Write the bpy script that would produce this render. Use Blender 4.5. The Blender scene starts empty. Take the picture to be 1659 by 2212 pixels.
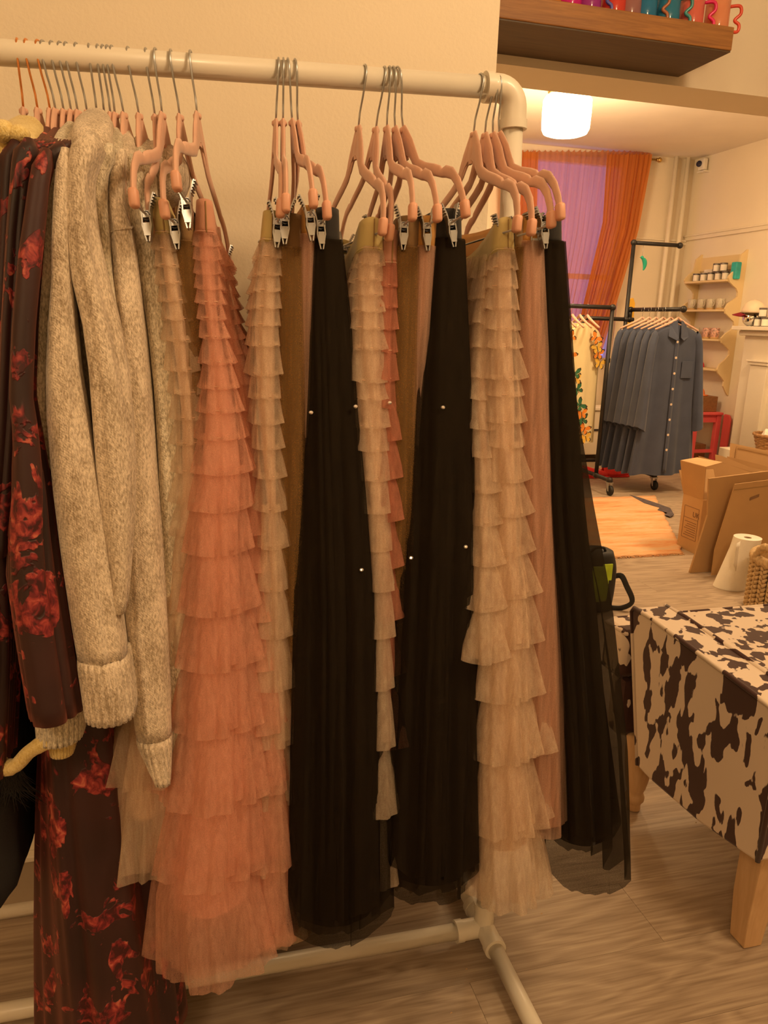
import bpy, bmesh, math, random
import numpy as np
from mathutils import Vector, Matrix, Euler
sc = bpy.context.scene
col = sc.collection
random.seed(7)
PI = math.pi
# ------------------------------------------------------------------ camera
W, H, F, HC = 1659, 2212, 1637.0, 1.30
def _n(v): return v/np.linalg.norm(v)
V2 = np.array([7000-W/2, 880-H/2, F]); V1 = np.array([380-W/2, 680-H/2, F])
AY = _n(V1); AX = _n(V2-V2.dot(AY)*AY); AZ = np.cross(AY, AX)
if AZ[1] > 0: AZ = -AZ
def ray(u, v):
    d = np.array([u-W/2, v-H/2, F]); return np.array([d.dot(AX), d.dot(AY), d.dot(AZ)])
def at(u, v, Y):                      # point of the plane y = Y seen at (u, v)
    r = ray(u, v); t = Y/r[1]; return Vector((r[0]*t, r[1]*t, r[2]*t+HC))
def atx(u, v, X):
    r = ray(u, v); t = X/r[0]; return Vector((r[0]*t, r[1]*t, r[2]*t+HC))
def atz(u, v, Z=0.0):
    r = ray(u, v); t = (Z-HC)/r[2]; return Vector((r[0]*t, r[1]*t, Z))
cd = bpy.data.cameras.new('camera'); cam = bpy.data.objects.new('camera', cd); col.objects.link(cam)
M = Matrix(((AX[0], -AX[1], -AX[2]), (AY[0], -AY[1], -AY[2]), (AZ[0], -AZ[1], -AZ[2])))
cam.matrix_world = Matrix.Translation((0, 0, HC)) @ M.to_4x4()
cd.sensor_fit = 'HORIZONTAL'; cd.sensor_width = 36; cd.lens = 36*F/W; cd.clip_start = 0.02
sc.camera = cam
# ------------------------------------------------------------------ world, lights, exposure
w = bpy.data.worlds.new('world'); sc.world = w; w.use_nodes = True
w.node_tree.nodes['Background'].inputs[0].default_value = (0.56, 0.40, 0.85, 1)   # dusk outside the window
w.node_tree.nodes['Background'].inputs[1].default_value = 0.75
def area(name, loc, size, power, colr, target=None, shape='DISK'):
    d = bpy.data.lights.new(name, 'AREA'); d.shape = shape; d.size = size; d.energy = power; d.color = colr
    o = bpy.data.objects.new(name, d); col.objects.link(o); o.location = loc
    if target: o.rotation_euler = (Vector(target)-Vector(loc)).to_track_quat('-Z', 'Y').to_euler()
    return o
WARM = (1.0, 0.69, 0.38)
def bulb(loc, r, power):
    d = bpy.data.lights.new('ceiling_bulb', 'POINT'); d.energy = power; d.color = WARM; d.shadow_soft_size = r
    o = bpy.data.objects.new('ceiling_bulb', d); col.objects.link(o); o.location = loc
bulb((1.35, 0.15, 2.62), .16, 38)
bulb((-0.9, -1.1, 2.62), .20, 25)
area('far_room_fill', (3.9, 3.6, 2.90), 0.6, 34, WARM)  # added fill light for the far room, no fixture belongs to it
sc.view_settings.view_transform = 'Standard'; sc.view_settings.look = 'None'
sc.view_settings.gamma = 1; sc.view_settings.use_curve_mapping = False
sc.view_settings.exposure = 0.75
cy = sc.cycles
cy.max_bounces = 7; cy.diffuse_bounces = 4; cy.glossy_bounces = 2; cy.transmission_bounces = 4
cy.transparent_max_bounces = 20; cy.caustics_reflective = False; cy.caustics_refractive = False
cy.use_denoising = True; cy.sample_clamp_indirect = 4
# ------------------------------------------------------------------ object helpers
def tag(o, label=None, cat=None, group=None, kind=None):
    if label: o['label'] = label
    if cat: o['category'] = cat
    if group: o['group'] = group
    if kind: o['kind'] = kind
    return o
def thing(name, loc, label, cat, group=None):
    o = bpy.data.objects.new(name, None); col.objects.link(o); o.location = loc; o.empty_display_size = 0.02
    return tag(o, label, cat, group)
def wpos(o):
    p = Vector((0, 0, 0))
    while o is not None: p += Vector(o.location); o = o.parent
    return p
class MB:
    """collects shapes; build() links them as one mesh object"""
    def __init__(s): s.v = []; s.f = []
    def add(s, v, f):
        b = len(s.v); s.v += [tuple(p) for p in v]; s.f += [tuple(i+b for i in q) for q in f]; return s
    def box(s, x0, x1, y0, y1, z0, z1, m=None):
        v = [Vector(p) for p in ((x0,y0,z0),(x1,y0,z0),(x1,y1,z0),(x0,y1,z0),(x0,y0,z1),(x1,y0,z1),(x1,y1,z1),(x0,y1,z1))]
        if m: v = [m @ p for p in v]
        return s.add(v, [(0,3,2,1),(4,5,6,7),(0,1,5,4),(1,2,6,5),(2,3,7,6),(3,0,4,7)])
    def cbox(s, c, d, m=None):
        return s.box(c[0]-d[0]/2, c[0]+d[0]/2, c[1]-d[1]/2, c[1]+d[1]/2, c[2]-d[2]/2, c[2]+d[2]/2, m)
    def tube(s, pts, r, n=10, caps=True, flat=None, up=None):
        pts = [Vector(p) for p in pts]; k = len(pts)
        rr = r if isinstance(r, (list, tuple)) else [r]*k
        t = []
        for i in range(k):
            d = pts[min(i+1, k-1)]-pts[max(i-1, 0)]; t.append(d.normalized() if d.length > 1e-9 else Vector((0, 0, 1)))
        a = Vector(up) if up else (Vector((0, 0, 1)) if abs(t[0].z) < .9 else Vector((1, 0, 0)))
        vv = []; prev = None
        for i in range(k):
            if up: e1 = t[i].cross(a).normalized(); e2 = e1.cross(t[i]).normalized()
            else:
                if prev is None: e1 = t[i].cross(a).normalized()
                else: e1 = (prev-prev.dot(t[i])*t[i]).normalized()
                e2 = t[i].cross(e1).normalized(); prev = e1
            for j in range(n):
                th = 2*PI*j/n; h = flat if flat else rr[i]
                vv.append(pts[i]+e1*math.cos(th)*rr[i]+e2*math.sin(th)*h)
        ff = [(i*n+j, i*n+(j+1) % n, (i+1)*n+(j+1) % n, (i+1)*n+j) for i in range(k-1) for j in range(n)]
        if caps: ff += [tuple(range(n))[::-1], tuple((k-1)*n+j for j in range(n))]
        return s.add(vv, ff)
    def lathe(s, prof, c=(0,0,0), n=24, m=None, capb=True, capt=True):
        vv = []
        for r, z in prof:
            for j in range(n):
                p = Vector((r*math.cos(2*PI*j/n), r*math.sin(2*PI*j/n), z))
                vv.append((m @ p if m else p)+Vector(c))
        k = len(prof)
        ff = [(i*n+j, i*n+(j+1) % n, (i+1)*n+(j+1) % n, (i+1)*n+j) for i in range(k-1) for j in range(n)]
        if capb: ff.append(tuple(range(n))[::-1])
        if capt: ff.append(tuple((k-1)*n+j for j in range(n)))
        return s.add(vv, ff)
    def prism(s, poly, axis, a, b):
        def P(p, c): return {'x': (c, p[0], p[1]), 'y': (p[0], c, p[1]), 'z': (p[0], p[1], c)}[axis]
        n = len(poly); v = [P(p, a) for p in poly]+[P(p, b) for p in poly]
        return s.add(v, [tuple(range(n))[::-1], tuple(range(n, 2*n))]+[(i, (i+1) % n, n+(i+1) % n, n+i) for i in range(n)])
    def grid(s, rows):
        k = len(rows); n = len(rows[0]); vv = [p for r in rows for p in r]
        return s.add(vv, [(i*n+j, i*n+j+1, (i+1)*n+j+1, (i+1)*n+j) for i in range(k-1) for j in range(n-1)])
    def sphere(s, c, r, n=16, m=8, sz=1.0):
        return s.lathe([(max(1e-4, r*math.sin(PI*i/m)), -r*sz*math.cos(PI*i/m)) for i in range(m+1)], c, n)
    def build(s, name, mt, parent=None, smooth=True, bevel=0, local=False, auto=None, label=None, solid=0):
        me = bpy.data.meshes.new(name)
        off = Vector((0, 0, 0)) if (local or parent is None) else wpos(parent)
        me.from_pydata([(p[0]-off.x, p[1]-off.y, p[2]-off.z) for p in s.v], [], s.f)
        bm = bmesh.new(); bm.from_mesh(me); bmesh.ops.recalc_face_normals(bm, faces=bm.faces)
        if smooth and auto:
            for e in bm.edges:
                if len(e.link_faces) == 2 and e.calc_face_angle(0) > auto: e.smooth = False
        bm.to_mesh(me); bm.free()
        if smooth: me.polygons.foreach_set('use_smooth', [True]*len(me.polygons))
        me.materials.append(mt); me.update()
        o = bpy.data.objects.new(name, me); col.objects.link(o)
        if parent: o.parent = parent
        if solid:
            b = o.modifiers.new('solid', 'SOLIDIFY'); b.thickness = solid; b.offset = 0
        if bevel:
            b = o.modifiers.new('bevel', 'BEVEL'); b.width = bevel; b.segments = 2; b.limit_method = 'ANGLE'
        if label: o['label'] = label
        return o
def single(mb, name, mt, label, cat, group=None, **k):
    """a thing that is one mesh, with its origin at its own base"""
    c = Vector((sum(p[0] for p in mb.v)/len(mb.v), sum(p[1] for p in mb.v)/len(mb.v), min(p[2] for p in mb.v)))
    mb.v = [(p[0]-c.x, p[1]-c.y, p[2]-c.z) for p in mb.v]
    o = mb.build(name, mt, **k); o.location = c; return tag(o, label, cat, group)
kids = {}
def copy_tree(o, parent=None):
    c = o.copy(); col.objects.link(c); c.parent = parent
    for ch in [x for x in list(o.children)]: copy_tree(ch, c)
    return c
def bez(p, n=8):
    """Catmull-Rom through points"""
    p = [Vector(q) for q in p]; out = []
    for i in range(len(p)-1):
        a, b, c, d = p[max(i-1, 0)], p[i], p[i+1], p[min(i+2, len(p)-1)]
        for k in range(n):
            t = k/n
            out.append(0.5*((2*b)+(c-a)*t+(2*a-5*b+4*c-d)*t*t+(3*b-a-3*c+d)*t**3))
    return out+[p[-1]]
# ------------------------------------------------------------------ materials
def nt(name):
    m = bpy.data.materials.new(name); m.use_nodes = True; t = m.node_tree
    return m, t, t.nodes, t.links, t.nodes['Principled BSDF']
def ramp(N, stops, interp='LINEAR'):
    r = N.new('ShaderNodeValToRGB'); e = r.color_ramp; e.interpolation = interp
    while len(e.elements) < len(stops): e.elements.new(0.5)
    for el, (p, c) in zip(e.elements, stops): el.position = p; el.color = (*c, 1) if len(c) == 3 else c
    return r
def coords(N, L, scale=(1,1,1), kind='Object', rnd=False):
    tc = N.new('ShaderNodeTexCoord'); mp = N.new('ShaderNodeMapping'); mp.inputs['Scale'].default_value = scale
    L.new(tc.outputs[kind], mp.inputs['Vector'])
    if rnd:
        oi = N.new('ShaderNodeObjectInfo'); mu = N.new('ShaderNodeMath'); mu.operation = 'MULTIPLY'; mu.inputs[1].default_value = 37
        L.new(oi.outputs['Random'], mu.inputs[0]); L.new(mu.outputs[0], mp.inputs['Location'])
    return mp.outputs[0]
def noise(N, L, vec, sc_=5, det=3, rough=.5, dist=0):
    n = N.new('ShaderNodeTexNoise'); n.inputs['Scale'].default_value = sc_; n.inputs['Detail'].default_value = det
    n.inputs['Roughness'].default_value = rough; n.inputs['Distortion'].default_value = dist
    L.new(vec, n.inputs['Vector']); return n.outputs['Fac']
def bump(N, L, h, strength=.3, dist=.005, prev=None):
    b = N.new('ShaderNodeBump'); b.inputs['Strength'].default_value = strength; b.inputs['Distance'].default_value = dist
    L.new(h, b.inputs['Height'])
    if prev: L.new(prev, b.inputs['Normal'])
    return b.outputs[0]
def mat(name, c, rough=.6, metal=0, var=.12, vs=8, bmp=0, bs=200, bd=.001, scale=(1,1,1), sheen=0, spec=.5, em=0, coat=0):
    m, t, N, L, P = nt(name)
    v = coords(N, L, scale)
    n = noise(N, L, v, vs, 4)
    lo = tuple(x*(1-var) for x in c); hi = tuple(min(1, x*(1+var)) for x in c)
    r = ramp(N, [(.3, lo), (.7, hi)]); L.new(n, r.inputs[0]); L.new(r.outputs[0], P.inputs['Base Color'])
    P.inputs['Roughness'].default_value = rough; P.inputs['Metallic'].default_value = metal
    P.inputs['Specular IOR Level'].default_value = spec
    if sheen: P.inputs['Sheen Weight'].default_value = sheen; P.inputs['Sheen Roughness'].default_value = .5
    if coat: P.inputs['Coat Weight'].default_value = coat
    if bmp:
        L.new(bump(N, L, noise(N, L, v, bs, 2), bmp, bd), P.inputs['Normal'])
    if em: L.new(r.outputs[0], P.inputs['Emission Color']); P.inputs['Emission Strength'].default_value = em
    return m
def sheer(name, c, alpha=.6, trans=.45, var=.17, streak=(210,210,5), rnd=False):
    """net or tulle: part of the light goes straight through the mesh, the rest meets fibre"""
    m, t, N, L, P = nt(name); N.remove(P); out = N['Material Output']
    v = coords(N, L, streak); n = noise(N, L, v, 1, 3)
    r = ramp(N, [(.3, tuple(x*(1-var) for x in c)), (.7, tuple(min(1, x*(1+var)) for x in c))]); L.new(n, r.inputs[0])
    d = N.new('ShaderNodeBsdfDiffuse'); tl = N.new('ShaderNodeBsdfTranslucent'); tp = N.new('ShaderNodeBsdfTransparent')
    L.new(r.outputs[0], d.inputs[0]); L.new(r.outputs[0], tl.inputs[0])
    a = N.new('ShaderNodeMixShader'); a.inputs[0].default_value = trans; L.new(d.outputs[0], a.inputs[1]); L.new(tl.outputs[0], a.inputs[2])
    b = N.new('ShaderNodeMixShader'); L.new(tp.outputs[0], b.inputs[1]); L.new(a.outputs[0], b.inputs[2])
    v2 = coords(N, L, (1,1,1)); n2 = noise(N, L, v2, 900, 1)
    mr = N.new('ShaderNodeMapRange'); mr.inputs[1].default_value = .35; mr.inputs[2].default_value = .65
    mr.inputs[3].default_value = max(0, alpha-.07); mr.inputs[4].default_value = min(1, alpha+.07)
    L.new(n2, mr.inputs[0]); L.new(mr.outputs[0], b.inputs[0]); L.new(b.outputs[0], out.inputs[0])
    return m
def weave(name, c, rough=.85, sheen=.2, bs=900):
    return mat(name, c, rough, 0, .1, 12, .35, bs, .0006, (1,1,.35), sheen)
def knit(name, c1, c2):
    m, t, N, L, P = nt(name); v = coords(N, L)
    n1 = noise(N, L, coords(N, L, (1,1,.6)), 26, 5, .7); n2 = noise(N, L, coords(N, L, (1,1,.45)), 420, 2, .6)
    mx = N.new('ShaderNodeMath'); mx.operation = 'MULTIPLY_ADD'; mx.inputs[1].default_value = .55; L.new(n2, mx.inputs[0])
    m2 = N.new('ShaderNodeMath'); m2.operation = 'MULTIPLY'; m2.inputs[1].default_value = .45; L.new(n1, m2.inputs[0]); L.new(m2.outputs[0], mx.inputs[2])
    r = ramp(N, [(.38, c1), (.60, c2)]); L.new(mx.outputs[0], r.inputs[0]); L.new(r.outputs[0], P.inputs['Base Color'])
    P.inputs['Roughness'].default_value = .95; P.inputs['Sheen Weight'].default_value = .35; P.inputs['Specular IOR Level'].default_value = .1
    # stitch columns
    tc = N.new('ShaderNodeTexCoord'); wv = N.new('ShaderNodeTexWave'); wv.bands_direction = 'DIAGONAL'
    wv.inputs['Scale'].default_value = 160; wv.inputs['Distortion'].default_value = 4; wv.inputs['Detail'].default_value = 1
    L.new(tc.outputs['Object'], wv.inputs['Vector'])
    b1 = bump(N, L, wv.outputs['Fac'], .18, .0015); b2 = bump(N, L, n2, .6, .003, b1); L.new(b2, P.inputs['Normal'])
    return m
def burnout(name):
    """sheer dark chiffon with raised crimson velvet flowers"""
    m, t, N, L, P = nt(name)
    v = coords(N, L, (1,1,.8), rnd=True)
    n1 = noise(N, L, v, 19, 3.5, .6, .7); n2 = noise(N, L, v, 70, 3, .6, .6); n3 = noise(N, L, v, 7, 2)
    r = ramp(N, [(0, (0,0,0)), (.548, (0,0,0)), (.562, (1,1,1))]); L.new(n1, r.inputs[0])
    rc = ramp(N, [(.40, (.040,.004,.006)), (.5, (.19,.014,.020)), (.60, (.40,.055,.045)), (.72, (.62,.20,.12))]); L.new(n2, rc.inputs[0])
    rb = ramp(N, [(.35, (.016,.006,.006)), (.65, (.040,.012,.012))]); L.new(n3, rb.inputs[0])
    mx = N.new('ShaderNodeMix'); mx.data_type = 'RGBA'; L.new(r.outputs[0], mx.inputs[0]); L.new(rb.outputs[0], mx.inputs[6]); L.new(rc.outputs[0], mx.inputs[7])
    L.new(mx.outputs[2], P.inputs['Base Color']); P.inputs['Roughness'].default_value = .55
    P.inputs['Sheen Weight'].default_value = .25; P.inputs['Sheen Tint'].default_value = (1,.3,.2,1)
    L.new(bump(N, L, r.outputs[0], .5, .003), P.inputs['Normal'])
    return m
def cowhide(name):
    m, t, N, L, P = nt(name)
    v = coords(N, L, (1.25,1.25,.60)); n1 = noise(N, L, v, 17, 2.2, .5, .3); n2 = noise(N, L, coords(N, L, (1,1,.4)), 75, 4, .6)
    a = N.new('ShaderNodeMath'); a.operation = 'MULTIPLY_ADD'; a.inputs[1].default_value = .10; L.new(n2, a.inputs[0]); L.new(n1, a.inputs[2])
    r = ramp(N, [(.0, (.80,.66,.53)), (.560, (.80,.66,.53)), (.569, (.055,.018,.014))]); L.new(a.outputs[0], r.inputs[0]); L.new(r.outputs[0], P.inputs['Base Color'])
    P.inputs['Roughness'].default_value = .8; P.inputs['Sheen Weight'].default_value = .15
    L.new(bump(N, L, n2, .15, .001), P.inputs['Normal']); return m
def planks(name):
    m, t, N, L, P = nt(name)
    v = coords(N, L, (1,1,1), rnd=True)
    vs = N.new('ShaderNodeMapping'); vs.inputs['Scale'].default_value = (.8,5.2,1); L.new(v, vs.inputs[0])
    big = noise(N, L, vs.outputs[0], 1.5, 3, .5, .55)
    wv = N.new('ShaderNodeMath'); wv.operation = 'MULTIPLY'; wv.inputs[1].default_value = 21; L.new(big, wv.inputs[0])
    fr = N.new('ShaderNodeMath'); fr.operation = 'PINGPONG'; fr.inputs[1].default_value = 1; L.new(wv.outputs[0], fr.inputs[0])
    vf = N.new('ShaderNodeMapping'); vf.inputs['Scale'].default_value = (3,90,1); L.new(v, vf.inputs[0])
    fine = noise(N, L, vf.outputs[0], 1.6, 4, .65)
    a = N.new('ShaderNodeMath'); a.operation = 'MULTIPLY_ADD'; a.inputs[1].default_value = .22; L.new(fr.outputs[0], a.inputs[0])
    b = N.new('ShaderNodeMath'); b.operation = 'MULTIPLY'; b.inputs[1].default_value = .78; L.new(fine, b.inputs[0]); L.new(b.outputs[0], a.inputs[2])
    r = ramp(N, [(.20, (.26,.185,.125)), (.5, (.44,.335,.24)), (.80, (.60,.48,.35))]); L.new(a.outputs[0], r.inputs[0])
    oi = N.new('ShaderNodeObjectInfo'); mr = N.new('ShaderNodeMapRange'); mr.inputs[3].default_value = .90; mr.inputs[4].default_value = 1.06; L.new(oi.outputs['Random'], mr.inputs[0])
    mx = N.new('ShaderNodeMix'); mx.data_type = 'RGBA'; mx.blend_type = 'MULTIPLY'; mx.inputs[0].default_value = 1
    L.new(r.outputs[0], mx.inputs[6]); L.new(mr.outputs[0], mx.inputs[7]); L.new(mx.outputs[2], P.inputs['Base Color'])
    P.inputs['Roughness'].default_value = .48; P.inputs['Specular IOR Level'].default_value = .35
    L.new(bump(N, L, a.outputs[0], .12, .001), P.inputs['Normal']); return m
def wood(name, c1, c2, sc_=(1,14,14), rough=.5):
    m, t, N, L, P = nt(name); n = noise(N, L, coords(N, L, sc_), 4, 5, .65, .5)
    r = ramp(N, [(.3, c1), (.7, c2)]); L.new(n, r.inputs[0]); L.new(r.outputs[0], P.inputs['Base Color'])
    P.inputs['Roughness'].default_value = rough; L.new(bump(N, L, n, .2, .001), P.inputs['Normal']); return m
def rugm(name):
    m, t, N, L, P = nt(name)
    n1 = noise(N, L, coords(N, L, (1,6,1)), 2.2, 4, .6, .4); n2 = noise(N, L, coords(N, L, (6,30,1)), 3, 3)
    a = N.new('ShaderNodeMath'); a.operation = 'MULTIPLY_ADD'; a.inputs[1].default_value = .4; L.new(n2, a.inputs[0]); L.new(n1, a.inputs[2])
    r = ramp(N, [(.45, (.70,.25,.09)), (.62, (.76,.38,.17)), (.78, (.74,.48,.26)), (.9, (.62,.49,.33))]); L.new(a.outputs[0], r.inputs[0])
    L.new(r.outputs[0], P.inputs['Base Color']); P.inputs['Roughness'].default_value = .95
    L.new(bump(N, L, noise(N, L, coords(N, L), 300, 2), .5, .003), P.inputs['Normal']); return m
def glassy(name, c, dens=.55):
    m, t, N, L, P = nt(name); P.inputs['Base Color'].default_value = (*c, 1); P.inputs['Roughness'].default_value = .08
    out = N['Material Output']; tp = N.new('ShaderNodeBsdfTransparent'); tp.inputs[0].default_value = (*[min(1, x*.7+.3) for x in c], 1)
    n = noise(N, L, coords(N, L), 6, 2); mr = N.new('ShaderNodeMapRange'); mr.inputs[3].default_value = dens-.08; mr.inputs[4].default_value = dens+.08
    L.new(n, mr.inputs[0]); b = N.new('ShaderNodeMixShader'); L.new(mr.outputs[0], b.inputs[0]); L.new(tp.outputs[0], b.inputs[1]); L.new(P.outputs[0], b.inputs[2]); L.new(b.outputs[0], out.inputs[0]); return m
MT = dict(
    wall=mat('wall_paint', (.86,.76,.60), .75, 0, .02, 3, .30, 130, .0022, spec=.25),
    trim=mat('trim_paint', (.84,.75,.60), .5, 0, .03, 5, .05, 40),
    ceil=mat('ceiling_paint', (.85,.77,.66), .85, 0, .03, 3),
    base=mat('baseboard_shaded', (.42,.33,.23), .6, 0, .06, 5),  # base: brown face colour has the shadow on the baseboard painted in
    pvc=mat('white_pipe', (.80,.74,.62), .38, 0, .03, 6, .04, 30, .001, coat=.1),
    velvet=mat('nude_velvet', (.74,.45,.33), .9, 0, .08, 20, .3, 900, .0005, sheen=.35, spec=.2),
    foot=mat('nude_plastic', (.76,.40,.27), .45, 0, .05, 12),
    chrome=mat('polished_steel', (.50,.52,.54), .34, 1, .1, 20),
    copper=mat('copper_wire', (.90,.40,.15), .25, 1, .1, 20),
    olive=weave('olive_satin', (.56,.43,.17)), brown=weave('brown_elastic', (.27,.155,.06)), tan=weave('tan_satin', (.60,.30,.075)),
    mauve=weave('mauve_satin', (.55,.27,.19)), black=weave('black_elastic', (.017,.014,.012)), dusty=weave('dusty_pink_satin', (.62,.30,.20)),
    l_beige=weave('beige_lining', (.66,.45,.31)), l_pink=weave('salmon_lining', (.70,.34,.24)), l_brown=weave('brown_lining', (.30,.17,.06)),
    l_tan=weave('rosy_lining', (.54,.33,.23)), l_black=weave('black_lining', (.016,.012,.009)), l_rust=weave('rust_lining', (.50,.20,.13)),
    n_beige=sheer('beige_net', (.92,.70,.52), .44), n_pink=sheer('salmon_net', (.92,.51,.37), .44), n_brown=sheer('brown_net', (.36,.21,.08), .55),
    n_tan=sheer('rosy_net', (.74,.48,.35), .5), n_black=sheer('black_net', (.032,.024,.016), .72, .25), n_rust=sheer('rust_net', (.70,.30,.20), .6),
    knit=knit('oatmeal_knit', (.36,.30,.20), (.88,.79,.62)), knit2=knit('warm_oatmeal_knit', (.40,.31,.21), (.88,.75,.59)),
    yellow=knit('butter_knit', (.72,.52,.16), (.92,.76,.36)), floral=burnout('burnout_velvet'),
    blackf=mat('black_cloth', (.010,.009,.010), .8, 0, .3, 10, .3, 300, .001),
    cow=cowhide('cowhide_print'), plank=planks('oak_plank'),
    shelfw=wood('shelf_oak', (.24,.10,.028), (.42,.19,.05), (1.5,25,25)), legw=wood('leg_wood', (.58,.36,.18), (.72,.49,.27), (12,12,1.5)),
    rug=rugm('orange_rug'), rugd=mat('rug_dark_wool', (.10,.08,.09), .95, 0, .3, 30),
    iron=mat('black_iron', (.028,.025,.024), .45, .4, .2, 15, .2, 60),
    blue=mat('slate_cotton', (.055,.068,.115), .9, 0, .12, 9, .4, 500, .0008, sheen=.2), bone=mat('shell_button', (.75,.62,.5), .3),
    cream=mat('cream_cotton', (.90,.78,.46), .9, 0, .05, 6), wing_o=mat('orange_print', (.75,.26,.03), .8), wing_g=mat('green_print', (.03,.16,.08), .8), wing_y=mat('yellow_print', (.8,.52,.08), .8), wing_k=mat('dark_print', (.03,.02,.015), .8),
    card=mat('cardboard', (.50,.30,.13), .85, 0, .06, 5, .1, 60), card2=mat('pale_cardboard', (.58,.36,.17), .85, 0, .06, 5), ink=mat('box_ink', (.22,.12,.06), .8),
    under=wood('shelf_underside_shaded', (.055,.033,.016), (.10,.062,.03), (1.5,25,25)), paper=mat('paper_towel', (.93,.88,.78), .95, 0, .02, 30, .5, 160, .001), core=mat('roll_core', (.40,.27,.15), .9),  # under: dark tone paints in the shade below the oak shelf
    rope=mat('seagrass_rope', (.60,.42,.22), .9, 0, .2, 60, .6, 200, .002), wick=mat('brown_wicker', (.38,.20,.08), .8, 0, .25, 60, .5, 150, .002),
    scal=mat('butter_painted_wood', (.80,.62,.34), .6, 0, .03, 5), tin=mat('dark_tin', (.16,.14,.13), .4, .5, .1, 20), lab=mat('white_label', (.88,.80,.68), .7, 0, .03, 30),
    mug=mat('speckled_stoneware', (.62,.55,.42), .4, 0, .15, 120), mugb=mat('raw_clay', (.58,.36,.15), .7), teal=mat('teal_packet', (.03,.42,.42), .35, 0, .4, 8),
    deco=mat('patterned_cup', (.62,.36,.28), .4, 0, .6, 60), red=mat('red_felt', (.75,.03,.05), .85), pink=mat('coral_paint', (.72,.10,.10), .5, 0, .05, 6), green=mat('green_felt', (.18,.28,.04), .9),
    orange=mat('orange_straw', (.90,.24,.05), .7, 0, .1, 60), bwood=wood('dark_box_wood', (.18,.075,.025), (.28,.12,.04), (12,1,12)), redshoe=mat('red_canvas', (.80,.035,.03), .7, 0, .1, 30),
    glass=glassy('mint_glass', (.03,.45,.30), .8), lime=mat('lime_nylon', (.45,.62,.03), .7, 0, .25, 12), nylon=mat('black_nylon', (.012,.012,.012), .6, 0, .2, 20, .3, 200),
    mirror=mat('mirror_ball', (.85,.83,.8), .04, 1, .02, 4), capw=mat('cap_cotton', (.85,.68,.50), .9), capr=mat('cap_brim', (.22,.008,.02), .85),
    brass=mat('brass', (.62,.42,.14), .35, 1, .1, 12), white=mat('white_plastic', (.85,.8,.7), .4), lens=mat('dark_lens', (.02,.02,.05), .1), leaf=mat('plant_leaf', (.20,.34,.06), .5),
    yel=mat('mustard_cloth', (.80,.45,.04), .8), stone=mat('clear_rhinestone', (.95,.9,.85), .08, .6, .05, 40), dark=mat('hearth_dark', (.05,.04,.035), .9),
    hole=mat('clip_grip', (.10,.10,.11), .5, .5), stitch=mat('gathering_stitch', (.80,.55,.38), .8), seam=mat('seam_thread', (.36,.22,.08), .85),
)
def curtain_mat():
    m = sheer('orange_sheer', (.70,.25,.06), .90, .5, .12, (30,30,.4)); return m
MT['curt'] = curtain_mat()
MT['curt2'] = sheer('orange_sheer_thin', (.76,.32,.12), .84, .65, .12, (30,30,.4))
def struct(mb, name, mt, **k):
    k.setdefault('smooth', False); o = mb.build(name, mt, **k); o['kind'] = 'structure'; return o
# ------------------------------------------------------------------ room
CZ = 2.93; RX = 5.0; BY = 7.05; WY = 1.585; WE = 0.64; HY0, HY1, HZ = 2.4, 2.60, 2.07
floor = struct(MB().box(-2.6, RX+.15, -2.2, BY+.15, -.05, -.003), 'floor', mat('floor_joint', (.17,.12,.08), .8))
PW, PL = .182, 1.22
base_mesh = None; np_ = 0
for j in range(0, 35):
    y = .62+j*PW
    off = (j*0.455) % PL
    for i in range(-2, 7):
        x0 = -1.6+off+i*PL; x1 = x0+PL
        lo, hi = (-.75, 2.4) if y < 1.75 else (.66, 1.9+y*.62)
        if x1 < lo or x0 > hi: continue
        if y < WY+.02 < y+PW and x0 < WE: pass
        if x0 > RX-.1: continue
        if base_mesh is None:
            o = MB().box(0, PL-.0007, 0, PW-.0007, -.003, 0).build('plank', MT['plank'], floor, smooth=False, local=True); base_mesh = o.data
        else:
            o = bpy.data.objects.new('plank', base_mesh); col.objects.link(o); o.parent = floor
        o.location = (x0, y, 0); np_ += 1
        if x1 > RX: o.scale[0] = (RX-x0)/PL
struct(MB().box(-2.6, RX+.15, -2.2, BY+.15, CZ, CZ+.05), 'ceiling', MT['ceil'])
struct(MB().box(-2.6, WE, WY, WY+.14, 0, CZ), 'wall_rack', MT['wall'])
struct(MB().box(WE-.14, WE, WY+.14, BY, 0, CZ), 'wall_left', MT['wall'])
struct(MB().box(-2.75, -2.6, -2.2, WY+.14, 0, CZ), 'wall_far_left', MT['wall'])
struct(MB().box(-2.75, RX+.15, -2.35, -2.2, 0, CZ), 'wall_front', MT['wall'])
struct(MB().box(RX, RX+.15, -2.2, BY+.15, 0, CZ), 'wall_right', MT['wall'])
struct(MB().box(WE, RX, HY0, HY1, HZ, CZ), 'wall_header', MT['wall'])
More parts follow.
